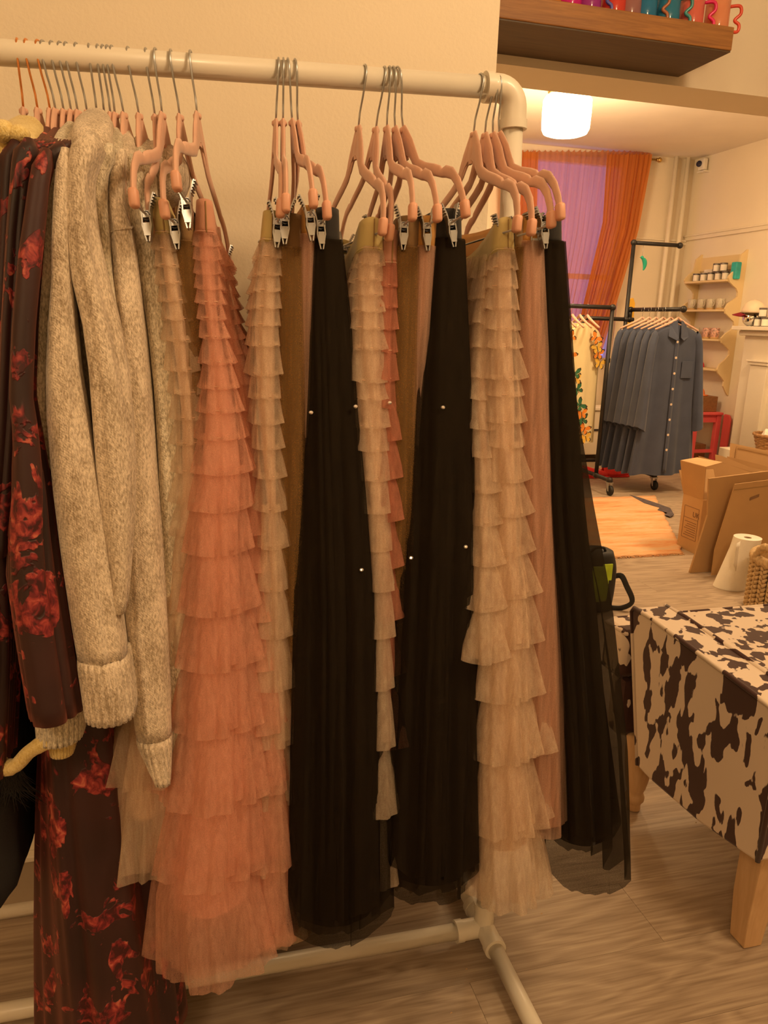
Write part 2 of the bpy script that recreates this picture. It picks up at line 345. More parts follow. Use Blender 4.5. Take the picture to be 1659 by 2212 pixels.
# back wall with a window opening
WX0, WX1, WZ0, WZ1 = 3.12, 4.30, .95, 2.86
bw = MB()
bw.box(WE, WX0, BY, BY+.15, 0, CZ); bw.box(WX1, RX, BY, BY+.15, 0, CZ); bw.box(WX0, WX1, BY, BY+.15, 0, WZ0); bw.box(WX0, WX1, BY, BY+.15, WZ1, CZ)
struct(bw, 'wall_back', MT['wall'])
win = MB(); t_ = .05
win.box(WX0, WX0+t_, BY+.02, BY+.1, WZ0, WZ1); win.box(WX1-t_, WX1, BY+.02, BY+.1, WZ0, WZ1); win.box(WX0, WX1, BY+.02, BY+.1, WZ0, WZ0+t_); win.box(WX0, WX1, BY+.02, BY+.1, WZ1-t_, WZ1)
win.box(WX0, WX1, BY+.03, BY+.09, 1.76, 1.81)
window = struct(win, 'window_1', MT['trim'], bevel=.004)
MB().box(WX0+t_, WX1-t_, BY+.055, BY+.06, WZ0+t_, WZ1-t_).build('pane', glassy('window_glass', (.8,.85,1), .12), window, smooth=False)
# mouldings of the far room
pr = MB().box(RX-.02, RX, HY1+.4, BY, 2.17, 2.21); pr.box(RX-.03, RX, HY1+.4, BY, 2.205, 2.222)
struct(pr, 'trim_1', MT['trim'], bevel=.004)
pr = MB().box(WX1+.1, RX, BY-.02, BY, 2.13, 2.16); pr.box(WX1+.1, RX, BY-.03, BY, 2.16, 2.18)
struct(pr, 'trim_2', MT['trim'], bevel=.004)
struct(MB().box(RX-.02, RX, 6.2, BY, 0, .16), 'baseboard_right', MT['trim'], bevel=.004)
struct(MB().box(WE, RX, BY-.02, BY, 0, .16), 'baseboard_back', MT['trim'], bevel=.004)
# baseboard behind the rack: face board, cap and shoe moulding
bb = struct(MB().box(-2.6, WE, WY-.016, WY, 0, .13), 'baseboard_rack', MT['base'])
MB().box(-2.6, WE, WY-.024, WY, .13, .145).build('cap_moulding', MT['trim'], bb, smooth=False, bevel=.003)
MB().tube([(-2.6, WY-.02, .012), (WE, WY-.02, .012)], .016, 8).build('shoe_moulding', MT['trim'], bb)
for k, (u, v) in enumerate([(1461, 345), (1487, 345)]):
    p = at(u, v, BY-.07)
    t = MB().tube([(p.x, BY-.07, 0.0), (p.x, BY-.07, CZ)], .022, 12)
    r_ = single(t, 'riser_pipe', MT['trim'], ['left cream heating pipe running floor to ceiling by the corner', 'right cream heating pipe running floor to ceiling by the corner'][k], 'pipe', 'heating pipes in the far corner')
# ------------------------------------------------------------------ garment rack of white pipe
RY = 1.267
rack = thing('clothes_rack', (.3, RY, 0), 'white plastic pipe clothes rack carrying the skirts and cardigans', 'clothes rack')
EL = Vector((.545, RY, 1.672)); TE = Vector((.600, RY, .030)); RR = .0168
RL = Vector((-1.25, RY, 1.605))
def railpt(x): return RL+(EL-RL)*((x-RL.x)/(EL.x-RL.x))
MB().tube([RL, railpt(.51)], RR, 24).build('top_rail', MT['pvc'], rack)
post_d = (TE-EL).normalized()
MB().tube([EL+post_d*.05, TE-post_d*.03], RR, 24).build('post', MT['pvc'], rack)
rd = (EL-RL).normalized()
arc = [EL-rd*.048, EL-rd*.030]+[EL-rd*.028+rd*.028*math.sin(a)+post_d*.028*(1-math.cos(a)) for a in np.linspace(.15, PI/2-.1, 8)]+[EL+post_d*.032, EL+post_d*.055]
el = MB().tube(arc, RR+.0045, 24)
el.tube([EL-rd*.052, EL-rd*.040], RR+.0065, 24); el.tube([EL+post_d*.046, EL+post_d*.060], RR+.0065, 24)
el.build('elbow_fitting', MT['pvc'], rack, auto=.7)
B0 = Vector((-1.25, RY+.02, .030))
MB().tube([B0, TE-Vector((.04,0,0))], RR, 24).build('bottom_rail', MT['pvc'], rack)
MB().tube([TE+Vector((0,-.03,0)), TE+Vector((0,-.42,-.004))], RR, 24).build('base_foot', MT['pvc'], rack)
MB().tube([TE+Vector((0,.03,0)), TE+Vector((0,.26,-.004))], RR, 24).build('base_foot', MT['pvc'], rack)
te = MB()
te.tube([TE-Vector((.062,0,0)), TE], RR+.0045, 24); te.tube([TE-Vector((.066,0,0)), TE-Vector((.050,0,0))], RR+.0065, 24)
te.tube([TE-Vector((0,.062,0)), TE+Vector((0,.062,0))], RR+.0045, 24)
for s in (-1, 1): te.tube([TE+Vector((0,s*.066,0)), TE+Vector((0,s*.050,0))], RR+.0065, 24)
te.tube([TE, TE-post_d*.062], RR+.0045, 24); te.tube([TE-post_d*.050, TE-post_d*.066], RR+.0065, 24)
te.build('tee_fitting', MT['pvc'], rack, auto=.7)
# ------------------------------------------------------------------ hangers
def make_hanger(metal, clips=True):
    """origin where the hook rests on the rail; arms along local y; body hangs to z -.25"""
    r = thing('hanger', (0,0,0), '', 'hanger'); R0 = .0185
    pts = [(0, R0*math.sin(a), -R0+R0*math.cos(a)) for a in np.linspace(2.05, -1.9, 18)]
    pts = [(p[0], p[1], p[2]+.0012) for p in pts]+[(0,-.011,-.044), (0,-.004,-.058), (0,0,-.068), (0,0,-.092)]
    MB().tube(pts, .0016, 7).build('hook', metal, r, local=True)
    b = MB()
    cl = [(0,.004,-.088),(0,.012,-.102),(0,.022,-.120),(0,.033,-.140),(0,.047,-.156),(0,.075,-.168),(0,.110,-.180),(0,.128,-.187),(0,.134,-.191),(0,.150,-.193),(0,.170,-.201),(0,.186,-.217),(0,.195,-.236),(0,.199,-.252)]
    wd = [.006,.010,.0135,.0125,.0095,.0085,.0085,.0080,.0062,.0085,.0085,.0080,.0075,.0070]
    for s in (-1, 1):
        b.tube([(p[0], s*p[1], p[2]) for p in cl], wd, 12, flat=.0034, up=(1,0,0))
    pl = [(0,-.088),(.007,-.089),(.015,-.098),(.027,-.112),(.039,-.132),(.044,-.146),(.031,-.150),(.018,-.136),(.008,-.130),(0,-.129)]
    pl = pl+[(-y_, z_) for y_, z_ in pl[-2:0:-1]]
    b.prism(pl, 'x', -.0028, .0028)
    b.lathe([(.0045,-.094),(.0062,-.092),(.0062,-.088),(.0045,-.086)], n=12)
    b.lathe([(.0045,-.135),(.0075,-.12),(.007,-.10),(.0045,-.09)], n=12, m=Matrix.Diagonal((.5,1.6,1)))
    b.build('hanger_body', MT['velvet'], r, local=True, auto=.9)
    for s in (-1, 1):
        f = MB().cbox((0, s*.1995, -.2555), (.0115,.0165,.024))
        f.build('end_cap', MT['foot'], r, local=True, bevel=.004)
    if clips:
        MB().tube([(0,-.196,-.262), (0,.196,-.262)], .0016, 8).build('bar', MT['chrome'], r, local=True)
        for s in (-1, 1):
            c = MB()
            for q in (-1, 1):
                # one jaw: a bent tapering plate, handle above and grip below the bar
                prof = [(q*.0135,-.236),(q*.008,-.250),(q*.0055,-.262),(q*.0065,-.276),(q*.0025,-.296)]
                for k in range(4):
                    (xa, za), (xb, zb) = prof[k], prof[k+1]; wa = .0075-.0006*k; wb = .0075-.0006*(k+1)
                    y0 = s*.145
                    q_ = q*.0018
                    c.add([(xa,y0-wa,za),(xa,y0+wa,za),(xb,y0+wb,zb),(xb,y0-wb,zb),(xa-q_,y0-wa,za),(xa-q_,y0+wa,za),(xb-q_,y0+wb,zb),(xb-q_,y0-wb,zb)],
                          [(0,1,2,3),(7,6,5,4),(0,3,7,4),(1,5,6,2),(0,4,5,1),(3,2,6,7)])
                for k in range(5): c.cbox((q*(.0142-.0016*k), s*.145, -.238-.0035*k), (.0016,.0155,.0016))
            c.cbox((0, s*.145, -.262), (.0125,.0105,.0085)); c.cbox((0, s*.145, -.281), (.0085,.0125,.016))
            cc = c.build('clip', MT['chrome'], r, local=True, smooth=False)
            sp = [(0+.0052*math.cos(a), s*.145-.006+.012*a/(6*PI), -.264+.0052*math.sin(a)) for a in np.linspace(0, 6*PI, 40)]
            MB().tube(sp, .0009, 5).build('spring', MT['hole'], cc, local=True)
    return r
def hook_on(h, u, v_unused, yaw, drop, dx, label, group):
    """hang on the rail at the x seen at pixel column u; yaw in degrees; drop of the near end sets the tilt"""
    lo = at(u, 100+.0645*u-18, RY); x = lo.x; p = railpt(x)
    tilt = math.asin(max(-.4, min(.4, (drop-.262)/.2)))
    h.location = (x, RY, p.z+RR+.0005)
    lean = math.atan2(dx, .087)*.9                      # the yaw makes up for the swing the lean gives the arm ends
    h.rotation_euler = Euler((0, -lean, math.radians(yaw)-math.asin(max(-.5, min(.5, math.sin(lean)*.235/.2)))), 'XYZ')
    h.rotation_euler.x = tilt
    h['label'] = label; h['group'] = group
    if group.endswith('tops'): h.scale[1] = .78
    return h
skirt_h = [(337,-7,.240,.008),(370,-4,.250,.011),(413,-5,.225,.010),(601,-7,.245,-.005),(612,-7,.240,-.001),(621,1,.235,.007),(636,3,.245,.005),
 (787,-4,.262,-.008),(830,-9,.270,-.011),(840,-5,.245,-.002),(848,3,.245,.006),(856,12,.240,.013),(1037,-3,.255,-.007),(1059,-1,.258,-.004),(1066,4,.248,.003),(1073,5,.240,.008)]
HL = ['leftmost bare-armed nude velvet hanger, its clips holding the beige ruffled skirt beside the cardigans','nude velvet clip hanger holding the dark brown skirt left of the salmon skirt','nude velvet clip hanger holding the long salmon ruffled skirt',
 'leftmost nude clip hanger of the second cluster, holding a beige ruffled skirt','second nude clip hanger of the second cluster, holding a brown skirt','third nude clip hanger of the second cluster, holding a tan-banded pleated skirt','rightmost nude clip hanger of the second cluster, holding a black tulle skirt',
 'leftmost nude clip hanger of the third cluster, set apart on the rail','second nude clip hanger of the third cluster, holding the rust ruffled skirt','third nude clip hanger of the third cluster, holding a brown skirt','fourth nude clip hanger of the third cluster, holding a tan-banded pleated skirt','rightmost nude clip hanger of the third cluster, splayed over the black skirt',
 'leftmost nude clip hanger of the last cluster by the pipe elbow','second nude clip hanger of the last cluster by the pipe elbow','third nude clip hanger of the last cluster by the pipe elbow','nude clip hanger nearest the pipe elbow, holding the last black skirt']
proto = make_hanger(MT['chrome'])
for i, (u, yaw, drop, dx) in enumerate(skirt_h):
    hook_on(proto if i == 0 else copy_tree(proto), u, 0, yaw, drop, dx, HL[i], 'nude velvet clip hangers of the skirts')
top_h = [(-28,5,-.002,1),(37,2,.001,1),(57,-4,.009,1),(82,-6,.011,1),(93,-8,.012,0),(112,-5,.011,0),(130,-8,.010,0),(143,-5,.011,0),(165,-6,.010,0),(192,2,.006,0),(211,-4,.004,0),(222,-5,.006,0),(232,-6,.006,0),(242,-6,.013,0),(277,-6,.012,0),(315,-3,.010,0)]
top_l = ['nude hanger with a copper hook cut by the left edge of the picture','first full copper-hooked nude hanger from the left edge','second copper-hooked nude hanger, above the yellow knit','third copper-hooked nude hanger, last with a copper hook','first steel-hooked nude hanger right of the copper ones','second steel-hooked nude hanger, over the floral dresses','third steel-hooked nude hanger, its arm bare above a dress','fourth steel-hooked nude hanger from the copper ones','fifth steel-hooked nude hanger, left of the small gap','first hanger of the tight bunch above the cardigans','second hanger of the tight bunch above the cardigans','third hanger of the tight bunch above the cardigans','fourth hanger of the tight bunch above the cardigans','nude hanger inside the fuzzy oatmeal collar','nude hanger right of the fuzzy collar, hook standing alone','nude hanger in the rightmost cardigan, just left of the bare arms']
pc = make_hanger(MT['copper'], False); ps = make_hanger(MT['chrome'], False); seen = set()
for i, (u, yaw, dx, c) in enumerate(top_h):
    p = pc if c else ps
    h = p if c not in seen else copy_tree(p); seen.add(c)
    hook_on(h, u, 0, yaw, .262, dx, top_l[i], 'nude velvet hangers of the tops')
# ------------------------------------------------------------------ cloth columns
def outline(tx, ly, n, p=.62, q=.9):
    r = min(tx, ly)                                   # a stadium: round folds joined by flat sides that belly out a little
    k = max(0.0, ly-r); a = np.linspace(0, PI, 181)
    x = np.r_[np.full(90, r), r*np.cos(a), np.full(180, -r), -r*np.cos(a), np.full(91, r)]
    y = np.r_[np.linspace(0, k, 90, endpoint=False), k+r*np.sin(a), np.linspace(k, -k, 180, endpoint=False), -k-r*np.sin(a), np.linspace(-k, 0, 91)]
    x = x*(1+.12*np.cos(np.clip(y/ly, -1, 1)*PI/2)); 
    d = np.r_[0, np.cumsum(np.hypot(np.diff(x), np.diff(y)))]; s = np.linspace(0, d[-1], n, endpoint=False)
    X = np.interp(s, d, x); Y = np.interp(s, d, y)
    dx = np.roll(X, -1)-np.roll(X, 1); dy = np.roll(Y, -1)-np.roll(Y, 1); l = np.hypot(dx, dy)+1e-9
    return X, Y, dy/l, -dx/l, d[-1]
class Col:
    """a hanging cloth column: rows of (v, uL, uR) seen at its near fold, which lies at y = yn(z)"""
    def __init__(s, rows, yn0, yn1, yf0, yf1, yaw=0, seed=0):
        s.yaw = math.radians(yaw); s.rng = random.Random(seed); s.ph = [s.rng.random()*6.28 for _ in range(12)]
        zz = []; n = len(rows)
        for i, (v, ul, ur) in enumerate(rows):
            t = (v-rows[0][0])/max(1, rows[-1][0]-rows[0][0]); yn = yn0+(yn1-yn0)*t; yf = yf0+(yf1-yf0)*t
            a, b = at(ul, v, yn+.014), at(ur, v, yn+.014); q = max(.014, min(.055, (b.x-a.x)*.42)); a, b = at(ul, v, yn+q), at(ur, v, yn+q)
            zz.append(((a.z+b.z)/2, (a.x+b.x)/2, max(.004, (b.x-a.x)/2), yn, yf))
        zz.sort(); s.k = np.array(zz).T; s.z1 = s.k[0][0]; s.z0 = s.k[0][-1]
        s.rows = rows; s.yn0 = yn0; s.yn1 = yn1
    def zv(s, v):
        t = (v-s.rows[0][0])/max(1, s.rows[-1][0]-s.rows[0][0]); yn = s.yn0+(s.yn1-s.yn0)*t
        return at((s.rows[0][1]+s.rows[-1][1])/2, v, yn+.014).z
    def ring(s, z, n, grow=0, amp=0, m=30, drift=0, crease=(), gy=None, tw=0, p=.62):
        xc, tx, yn, yf = [float(np.interp(z, s.k[0], s.k[i])) for i in (1,2,3,4)]
        yc = (yn+yf)/2; ly = (yf-yn)/2
        X, Y, NX, NY, per = outline(max(.003, tx+grow), ly+(grow if gy is None else gy), n, p)
        u = np.arange(n)/n*2*PI; ph = s.ph
        fm = 1.6*np.sin(3*u+ph[1])+1.1*np.sin(7*u+ph[5])+.6*np.sin(11*u+ph[6])
        s1 = np.sin(m*u+ph[0]+fm+drift); s1 = np.sign(s1)*np.abs(s1)**.75
        am = .7+.3*np.sin(5*u+ph[7])
        w = .5*am*s1+.34*np.sin((m//2+1)*u+ph[2]-drift*.7+fm*.6)+.26*np.sin((m//4+1)*u+ph[3]+drift*.5)+.16*np.sin((2*m+3)*u+ph[4]+fm)
        d = amp*w
        for (uc, dep, wid) in crease:
            dd = (u-uc+PI) % (2*PI)-PI; d = d-dep*np.exp(-(dd/wid)**2)
        X = X+NX*d; Y = Y+NY*d
        X = X+math.tan(s.yaw)*(-Y-ly)
        return xc+X, yc+Y, w
    def skin(s, za, zb, steps, n=160, grow=lambda t: 0, amp=lambda t: 0, m=30, crease=None, hem=0, top=None, drift=1.0, twist=0, p=.62):
        mb = MB(); rows = []
        for i in range(steps+1):
            t = i/steps; z = za+(zb-za)*t
            X, Y, w = s.ring(z, n, grow(t), amp(t), m, drift*t, crease(t) if crease else (), p=p)
            Z = np.full(n, z)
            if hem and t > .5: Z = Z+hem*w*((t-.5)/.5)**2
            if top: Z = Z+top(t, Y)
            rows.append([(X[j], Y[j], Z[j]) for j in range(n)])
        vv = [q for r in rows for q in r]; n_ = n
        return mb.add(vv, [(i*n_+j, i*n_+(j+1) % n_, (i+1)*n_+(j+1) % n_, (i+1)*n_+j) for i in range(steps) for j in range(n_)])
YN, YF = 1.103, 1.425
def waistband(c, root, v1, mt, sag=.02, lab=None):
    zt = c.z0; zb = c.zv(v1); ycen = (YN+YF)/2; L = (YF-YN)/2
    def top(t, Y):
        q = np.clip(np.abs(Y-ycen)/L, 0, 1)
        return -sag*(1-q**2)*np.ones_like(Y)
    b = c.skin(zt, zb, 5, 120, amp=lambda t: .0006, m=18, top=top).build('waistband', mt, root, solid=.0022)
    if lab: b['label'] = lab
    X, Y, w = c.ring(zb+.002, 120, .0012)
    Z = zb+.003+top(1, Y)
    pts = [(X[j], Y[j], Z[j]) for j in range(120)]; MB().tube(pts+[pts[0]], .0011, 5, caps=False).build('hem_seam', mt, root)
    return zb, top
def seam_line(c, root, va, vb, mt):
    pts = []
    for i in range(7):
        v = va+(vb-va)*i/6; z = c.zv(v); X, Y, w = c.ring(z, 200, .0016); j = int(np.argmin(Y)); pts.append((X[j]+.002, Y[j], z))
    MB().tube(pts, .0009, 4).build('stitched_seam', mt, root)
def troot(c, name, label, cat, group):
    return thing(name, (float(c.k[1][-1]), RY, c.z0), label, cat, group)
def ruffle_skirt(rows, band, tiers, mb_, ml, mn, label, group, yaw=0, seed=1, crease=None, big=.018, yn1=1.02, yf1=1.50, sag=.02, name='ruffled_skirt', lobes=()):
    c = Col(rows, YN, yn1, YF, yf1, yaw, seed); r = troot(c, name, label, 'skirt', group)
    zb, top = waistband(c, r, band, mb_, sag)
    seam_line(c, r, rows[0][0]+3, band-3, MT['seam'])
    sets = [(c, tiers, zb, 0)]
    for k, (lr, lt, ya, yb) in enumerate(lobes):
        lc = Col(lr, YN+ya, yn1+ya, YF+yb, yf1+yb, yaw, seed+50+k); sets.append((lc, lt, lc.zv(lr[0][0]), 1))
    for c, tiers, zb, side in sets:
        zs = [c.zv(v) for v in tiers]
        tp = top if not side else (lambda t, Y: np.zeros_like(Y))
        c.skin(zb+.005, zs[-1]+.09, 26, 120, grow=lambda t: -.004-.006*t, amp=lambda t: .001+.004*t, m=16, crease=crease,
               top=lambda t, Y: tp(1, Y)*(1-t)**4).build('lining', ml, r)
        prev = zb
        for k, z in enumerate(zs):
            h = prev-z; f = min(1, h/.11)**1.5
            za = prev+.004+h*.10; m = 44 if h < .045 else 34
            def T(t, Y, k=k): return tp(1, Y)*max(0, 1-k/5)
            fl = .002+big*f*c.rng.uniform(.75, 1.2); lf = c.rng.uniform(-.6, .6)
            c.skin(za, z, 6 if h > .04 else 3, 240, grow=lambda t: .001+fl*t**.75, amp=lambda t: .0010+(.0050+.0140*f)*t, m=m, crease=crease,
                   hem=.002+.006*f, top=T, drift=lf).build('ruffle', mn, r)
            if h > .05:      # net is doubled: a second, slightly shorter layer beneath
                c.skin(za, z+h*.07, 5, 200, grow=lambda t: fl*.55*t**.75, amp=lambda t: .001+(.003+.006*f)*t, m=m-7, crease=crease, hem=.003, top=T, drift=-lf).build('under_ruffle', mn, r)
            X, Y, w = c.ring(za-h*.12, 110, .0022, .001, m); Z = za-h*.12+T(0, Y); pts = [(X[j], Y[j], Z[j]) for j in range(110)]
            if h > .02 and side == 0: MB().tube(pts+[pts[0]], .00045, 4, caps=False).build('gathering_stitch', MT['stitch'], r)
            c.ph = [p+c.rng.uniform(-.9, .9) for p in c.ph]; prev = z
    return r
def tulle_skirt(rows, band, mb_, ml, mn, label, group, yaw=0, seed=1, m=22, amp=.012, hem=.026, short=.05, yn1=1.02, yf1=1.50, outer=None, layers=2, sag=.012, name='tulle_skirt', lamp=.004, crease=None):
    c = Col(rows, YN, yn1, YF, yf1, yaw, seed); r = troot(c, name, label, 'skirt', group)
    zb, top = waistband(c, r, band, mb_, sag)
    T = lambda t, Y: top(1, Y)*(1-t)**4
    c.skin(zb+.006, c.z1+short, 24, 160, grow=lambda t: -.003, amp=lambda t: .0015+lamp*t, m=m, top=T, hem=.004, drift=1.5, crease=crease).build('lining', ml, r)
    for k in range(layers):
        cc = Col(outer, YN, yn1-.01*k, YF, yf1+.01*k, yaw, seed+k) if (outer and k == 0) else c
        c2 = cc; c2.ph = [p+.7*k for p in c2.ph]
        c2.skin(zb+.004, c2.z1+.025*k, 30, 260, grow=lambda t: .002+.002*k+.003*t, amp=lambda t: .0015+amp*(t**1.2), m=m+8*k, top=T, hem=hem, drift=2.2, crease=crease).build('tulle_layer', mn, r)
    return r, c
def stone(c, root, u, v):
    y = float(np.interp(at(u, v, 1.07).z, c.k[0], c.k[3])); p = at(u, v, y-.012)
    MB().sphere(p, .0034, 8, 4, .8).build('rhinestone', MT['stone'], root, smooth=False)
G = 'skirts hanging from the white rack'
def tl(*a): return list(a)
# second row of skirts in each cluster first (built left to right)
ruffle_skirt([(430,327,360),(505,334,372),(600,345,390),(750,365,418),(900,382,428),(1100,380,432),(1300,330,430),(1560,262,400),(1690,248,390),(1880,242,382)], 505,
    [540,575,612,650,690,735,800,850,905,960,1020,1085,1155,1230,1320,1430,1550,1690,1880], MT['olive'], MT['l_beige'], MT['n_beige'],
    'beige tiered net skirt with an olive waistband, half hidden behind the cardigans', G, -7, 11, yn1=1.06)
tulle_skirt([(447,378,413),(525,383,421),(700,396,432),(900,402,440),(1300,395,448),(1700,370,430),(1995,345,410)], 525, MT['brown'], MT['l_brown'], MT['n_brown'],
    'dark brown skirt between the beige ruffles and the salmon ruffled skirt', G, -4, 12, yn1=1.09)
ruffle_skirt([(432,424,455),(505,420,464),(600,428,468),(700,438,474),(735,442,482),(838,438,502),(948,430,516),(1022,421,524),(1102,415,518),(1195,414,516),(1322,410,524),(1442,398,534),(1580,390,540),(1735,368,552),(1900,352,545),(2105,384,572)], 505,
    [532,562,592,624,656,690,730,785,838,890,948,1022,1102,1195,1322,1442,1580,1735,1900,2105], MT['dusty'], MT['l_pink'], MT['n_pink'],
    'long salmon pink skirt of many net ruffles, the longest on the rack', G, -5, 13, big=.024, yn1=.985, yf1=1.47,
    lobes=[([(520,450,468),(600,455,490),(700,468,508),(760,480,524),(830,492,542),(945,512,554),(1078,522,568),(1230,524,588),(1440,540,598),(1700,548,610),(2030,550,622)],
            [575,605,636,668,700,732,765,828,886,942,1015,1076,1150,1230,1335,1440,1570,1700,1865,2030], .045, 0)])
ruffle_skirt([(456,567,599),(524,560,602),(600,548,602),(700,540,601),(900,548,600),(1100,566,604),(1400,575,612),(2030,575,625)], 524,
    [560,598,632,668,705,748,810,860,915,968,1030,1100,1180,1270,1370,1480,1600,1730,1870,2030], MT['olive'], MT['l_beige'], MT['n_beige'],
    'beige tiered net skirt with an olive waistband, right of the salmon skirt', G, -7, 14, yn1=1.05)
tulle_skirt([(463,603,649),(540,601,650),(700,603,655),(900,602,660),(1200,600,662),(1600,612,664),(2010,612,668)], 540, MT['brown'], MT['l_brown'], MT['n_brown'],
    'brown skirt with a wide brown waistband, left of the first black skirt', G, -7, 15, yn1=1.06)
tulle_skirt([(446,652,679),(512,651,678),(700,650,674),(900,646,672),(1300,640,680),(1900,640,690)], 512, MT['tan'], MT['l_rust'], MT['n_tan'],
    'narrow pleated rosy brown skirt with a tan waistband, squeezed beside the first black skirt', G, 1, 16, m=56, amp=.005, lamp=.007, yn1=1.08)
r, c = tulle_skirt([(450,681,731),(522,677,733),(700,669,750),(900,667,766),(1100,654,790),(1300,640,812),(1600,630,826),(1985,628,826)], 522, MT['black'], MT['l_black'], MT['n_black'],
    'black tulle skirt with a black elastic waistband and rhinestones, left of the two middle ones', G, 3, 17, m=27, amp=.019, layers=3, short=.03, yn1=1.0)
for u, v in ((672, 891), (768, 878), (781, 1231)): stone(c, r, u, v)
ruffle_skirt([(471,776,825),(542,768,826),(620,757,829),(720,754,829),(900,760,834),(1100,788,836),(1300,806,834),(1600,806,828),(1900,800,824)], 542,
    [575,608,640,675,712,755,825,862,922,972,1035,1105,1185,1270,1370,1480,1600,1740,1900], MT['olive'], MT['l_beige'], MT['n_beige'],
    'pale beige tiered net skirt between the two long middle black skirts', G, -4, 18, yn1=1.04, sag=.045)
ruffle_skirt([(497,826,856),(572,824,852),(700,822,848),(900,826,847),(1200,824,840),(1850,812,832)], 572,
    [620,665,712,760,820,880,950,1030,1120,1220,1330,1450,1600,1850], MT['mauve'], MT['l_rust'], MT['n_rust'],
    'narrow rust pink tiered skirt with a mauve waistband, behind the pale beige ruffles', G, -9, 19, yn1=1.06)
r, c = tulle_skirt([(468,857,904),(538,852,902),(700,847,898),(900,843,896),(1200,838,902),(1600,840,905),(1900,845,905)], 538, MT['brown'], MT['l_brown'], MT['n_brown'],
    'brown skirt with a wide brown waistband, left of the second black skirt', G, -5, 20, yn1=1.06)
stone(c, r, 842, 870)
tulle_skirt([(468,903,941),(537,898,939),(700,890,932),(850,887,922),(950,888,912),(1300,890,930),(1800,885,935)], 537, MT['tan'], MT['l_tan'], MT['n_tan'],
    'rosy beige finely pleated skirt with a tan waistband, left of the second black skirt', G, 3, 21, m=60, amp=.006, lamp=.008, yn1=1.07)
r, c = tulle_skirt([(453,944,997),(518,937,998),(700,919,1004),(900,899,1008),(1100,886,1016),(1300,870,1022),(1600,850,1026),(1900,840,1026)], 518, MT['black'], MT['l_black'], MT['n_black'],
    'black tulle skirt with one bright rhinestone, between the pale beige ruffled skirts', G, 8, 22, m=27, amp=.019, layers=3, short=.03, yn1=1.0)
for u, v in ((957, 880), (1006, 1181), (888, 1205)): stone(c, r, u, v)
ruffle_skirt([(471,1068,1105),(543,1062,1109),(620,1060,1110),(750,1056,1112),(855,1056,1118),(1000,1066,1118),(1112,1066,1124),(1195,1060,1124),(1285,1052,1134),(1390,1038,1134),(1505,1040,1128),(1635,1032,1130),(1790,1020,1146),(1950,1040,1150)], 543,
    [582,622,668,712,752,818,855,912,965,1038,1112,1195,1285,1390,1505,1635,1790,1950], MT['olive'], MT['l_beige'], MT['n_beige'],
    'beige tiered net skirt at the right end, in front of the rack post', G, -3, 23, yn1=.99, big=.022, sag=.05, yf1=1.44,
    lobes=[([(560,1040,1066),(700,1024,1060),(850,1016,1054),(1000,1024,1060),(1200,1026,1062),(1420,1022,1056)],
            [600,648,700,752,815,862,925,985,1060,1130,1215,1310,1420], .03, 0),
           ([(1100,1108,1124),(1283,1112,1140),(1480,1118,1154),(1615,1118,1160)], [1160,1215,1340,1480,1615], .04, -.05)])
tulle_skirt([(468,1109,1122),(540,1109,1122),(900,1118,1130),(1300,1125,1140),(1750,1130,1150)], 540, MT['brown'], MT['l_brown'], MT['n_brown'],
    'thin sliver of a brown skirt between the last beige ruffles and the last pleated skirt', G, -1, 24, yn1=1.10)
tulle_skirt([(466,1124,1168),(527,1118,1169),(650,1117,1176),(800,1122,1186),(1100,1132,1197),(1400,1140,1212),(1700,1146,1214),(1790,1148,1214)], 527, MT['tan'], MT['l_tan'], MT['n_tan'],
    'rosy beige finely pleated skirt with a tan waistband, left of the last black skirt', G, 4, 25, m=60, amp=.007, lamp=.009, yn1=1.02, short=.02, hem=.008)
r, c = tulle_skirt([(466,1169,1211),(527,1169,1212),(700,1178,1222),(900,1186,1232),(1100,1190,1245),(1300,1196,1268),(1600,1205,1295),(1830,1205,1310)], 527, MT['black'], MT['l_black'], MT['n_black'],
    'last black tulle skirt at the right end, its sheer outer layer spreading over the floor', G, 5, 26, m=27, amp=.019, layers=3, short=.03, yn1=1.0,
    outer=[(466,1169,1211),(527,1169,1214),(700,1178,1224),(900,1188,1240),(1100,1195,1268),(1300,1205,1302),(1600,1212,1332),(1885,1215,1342)])
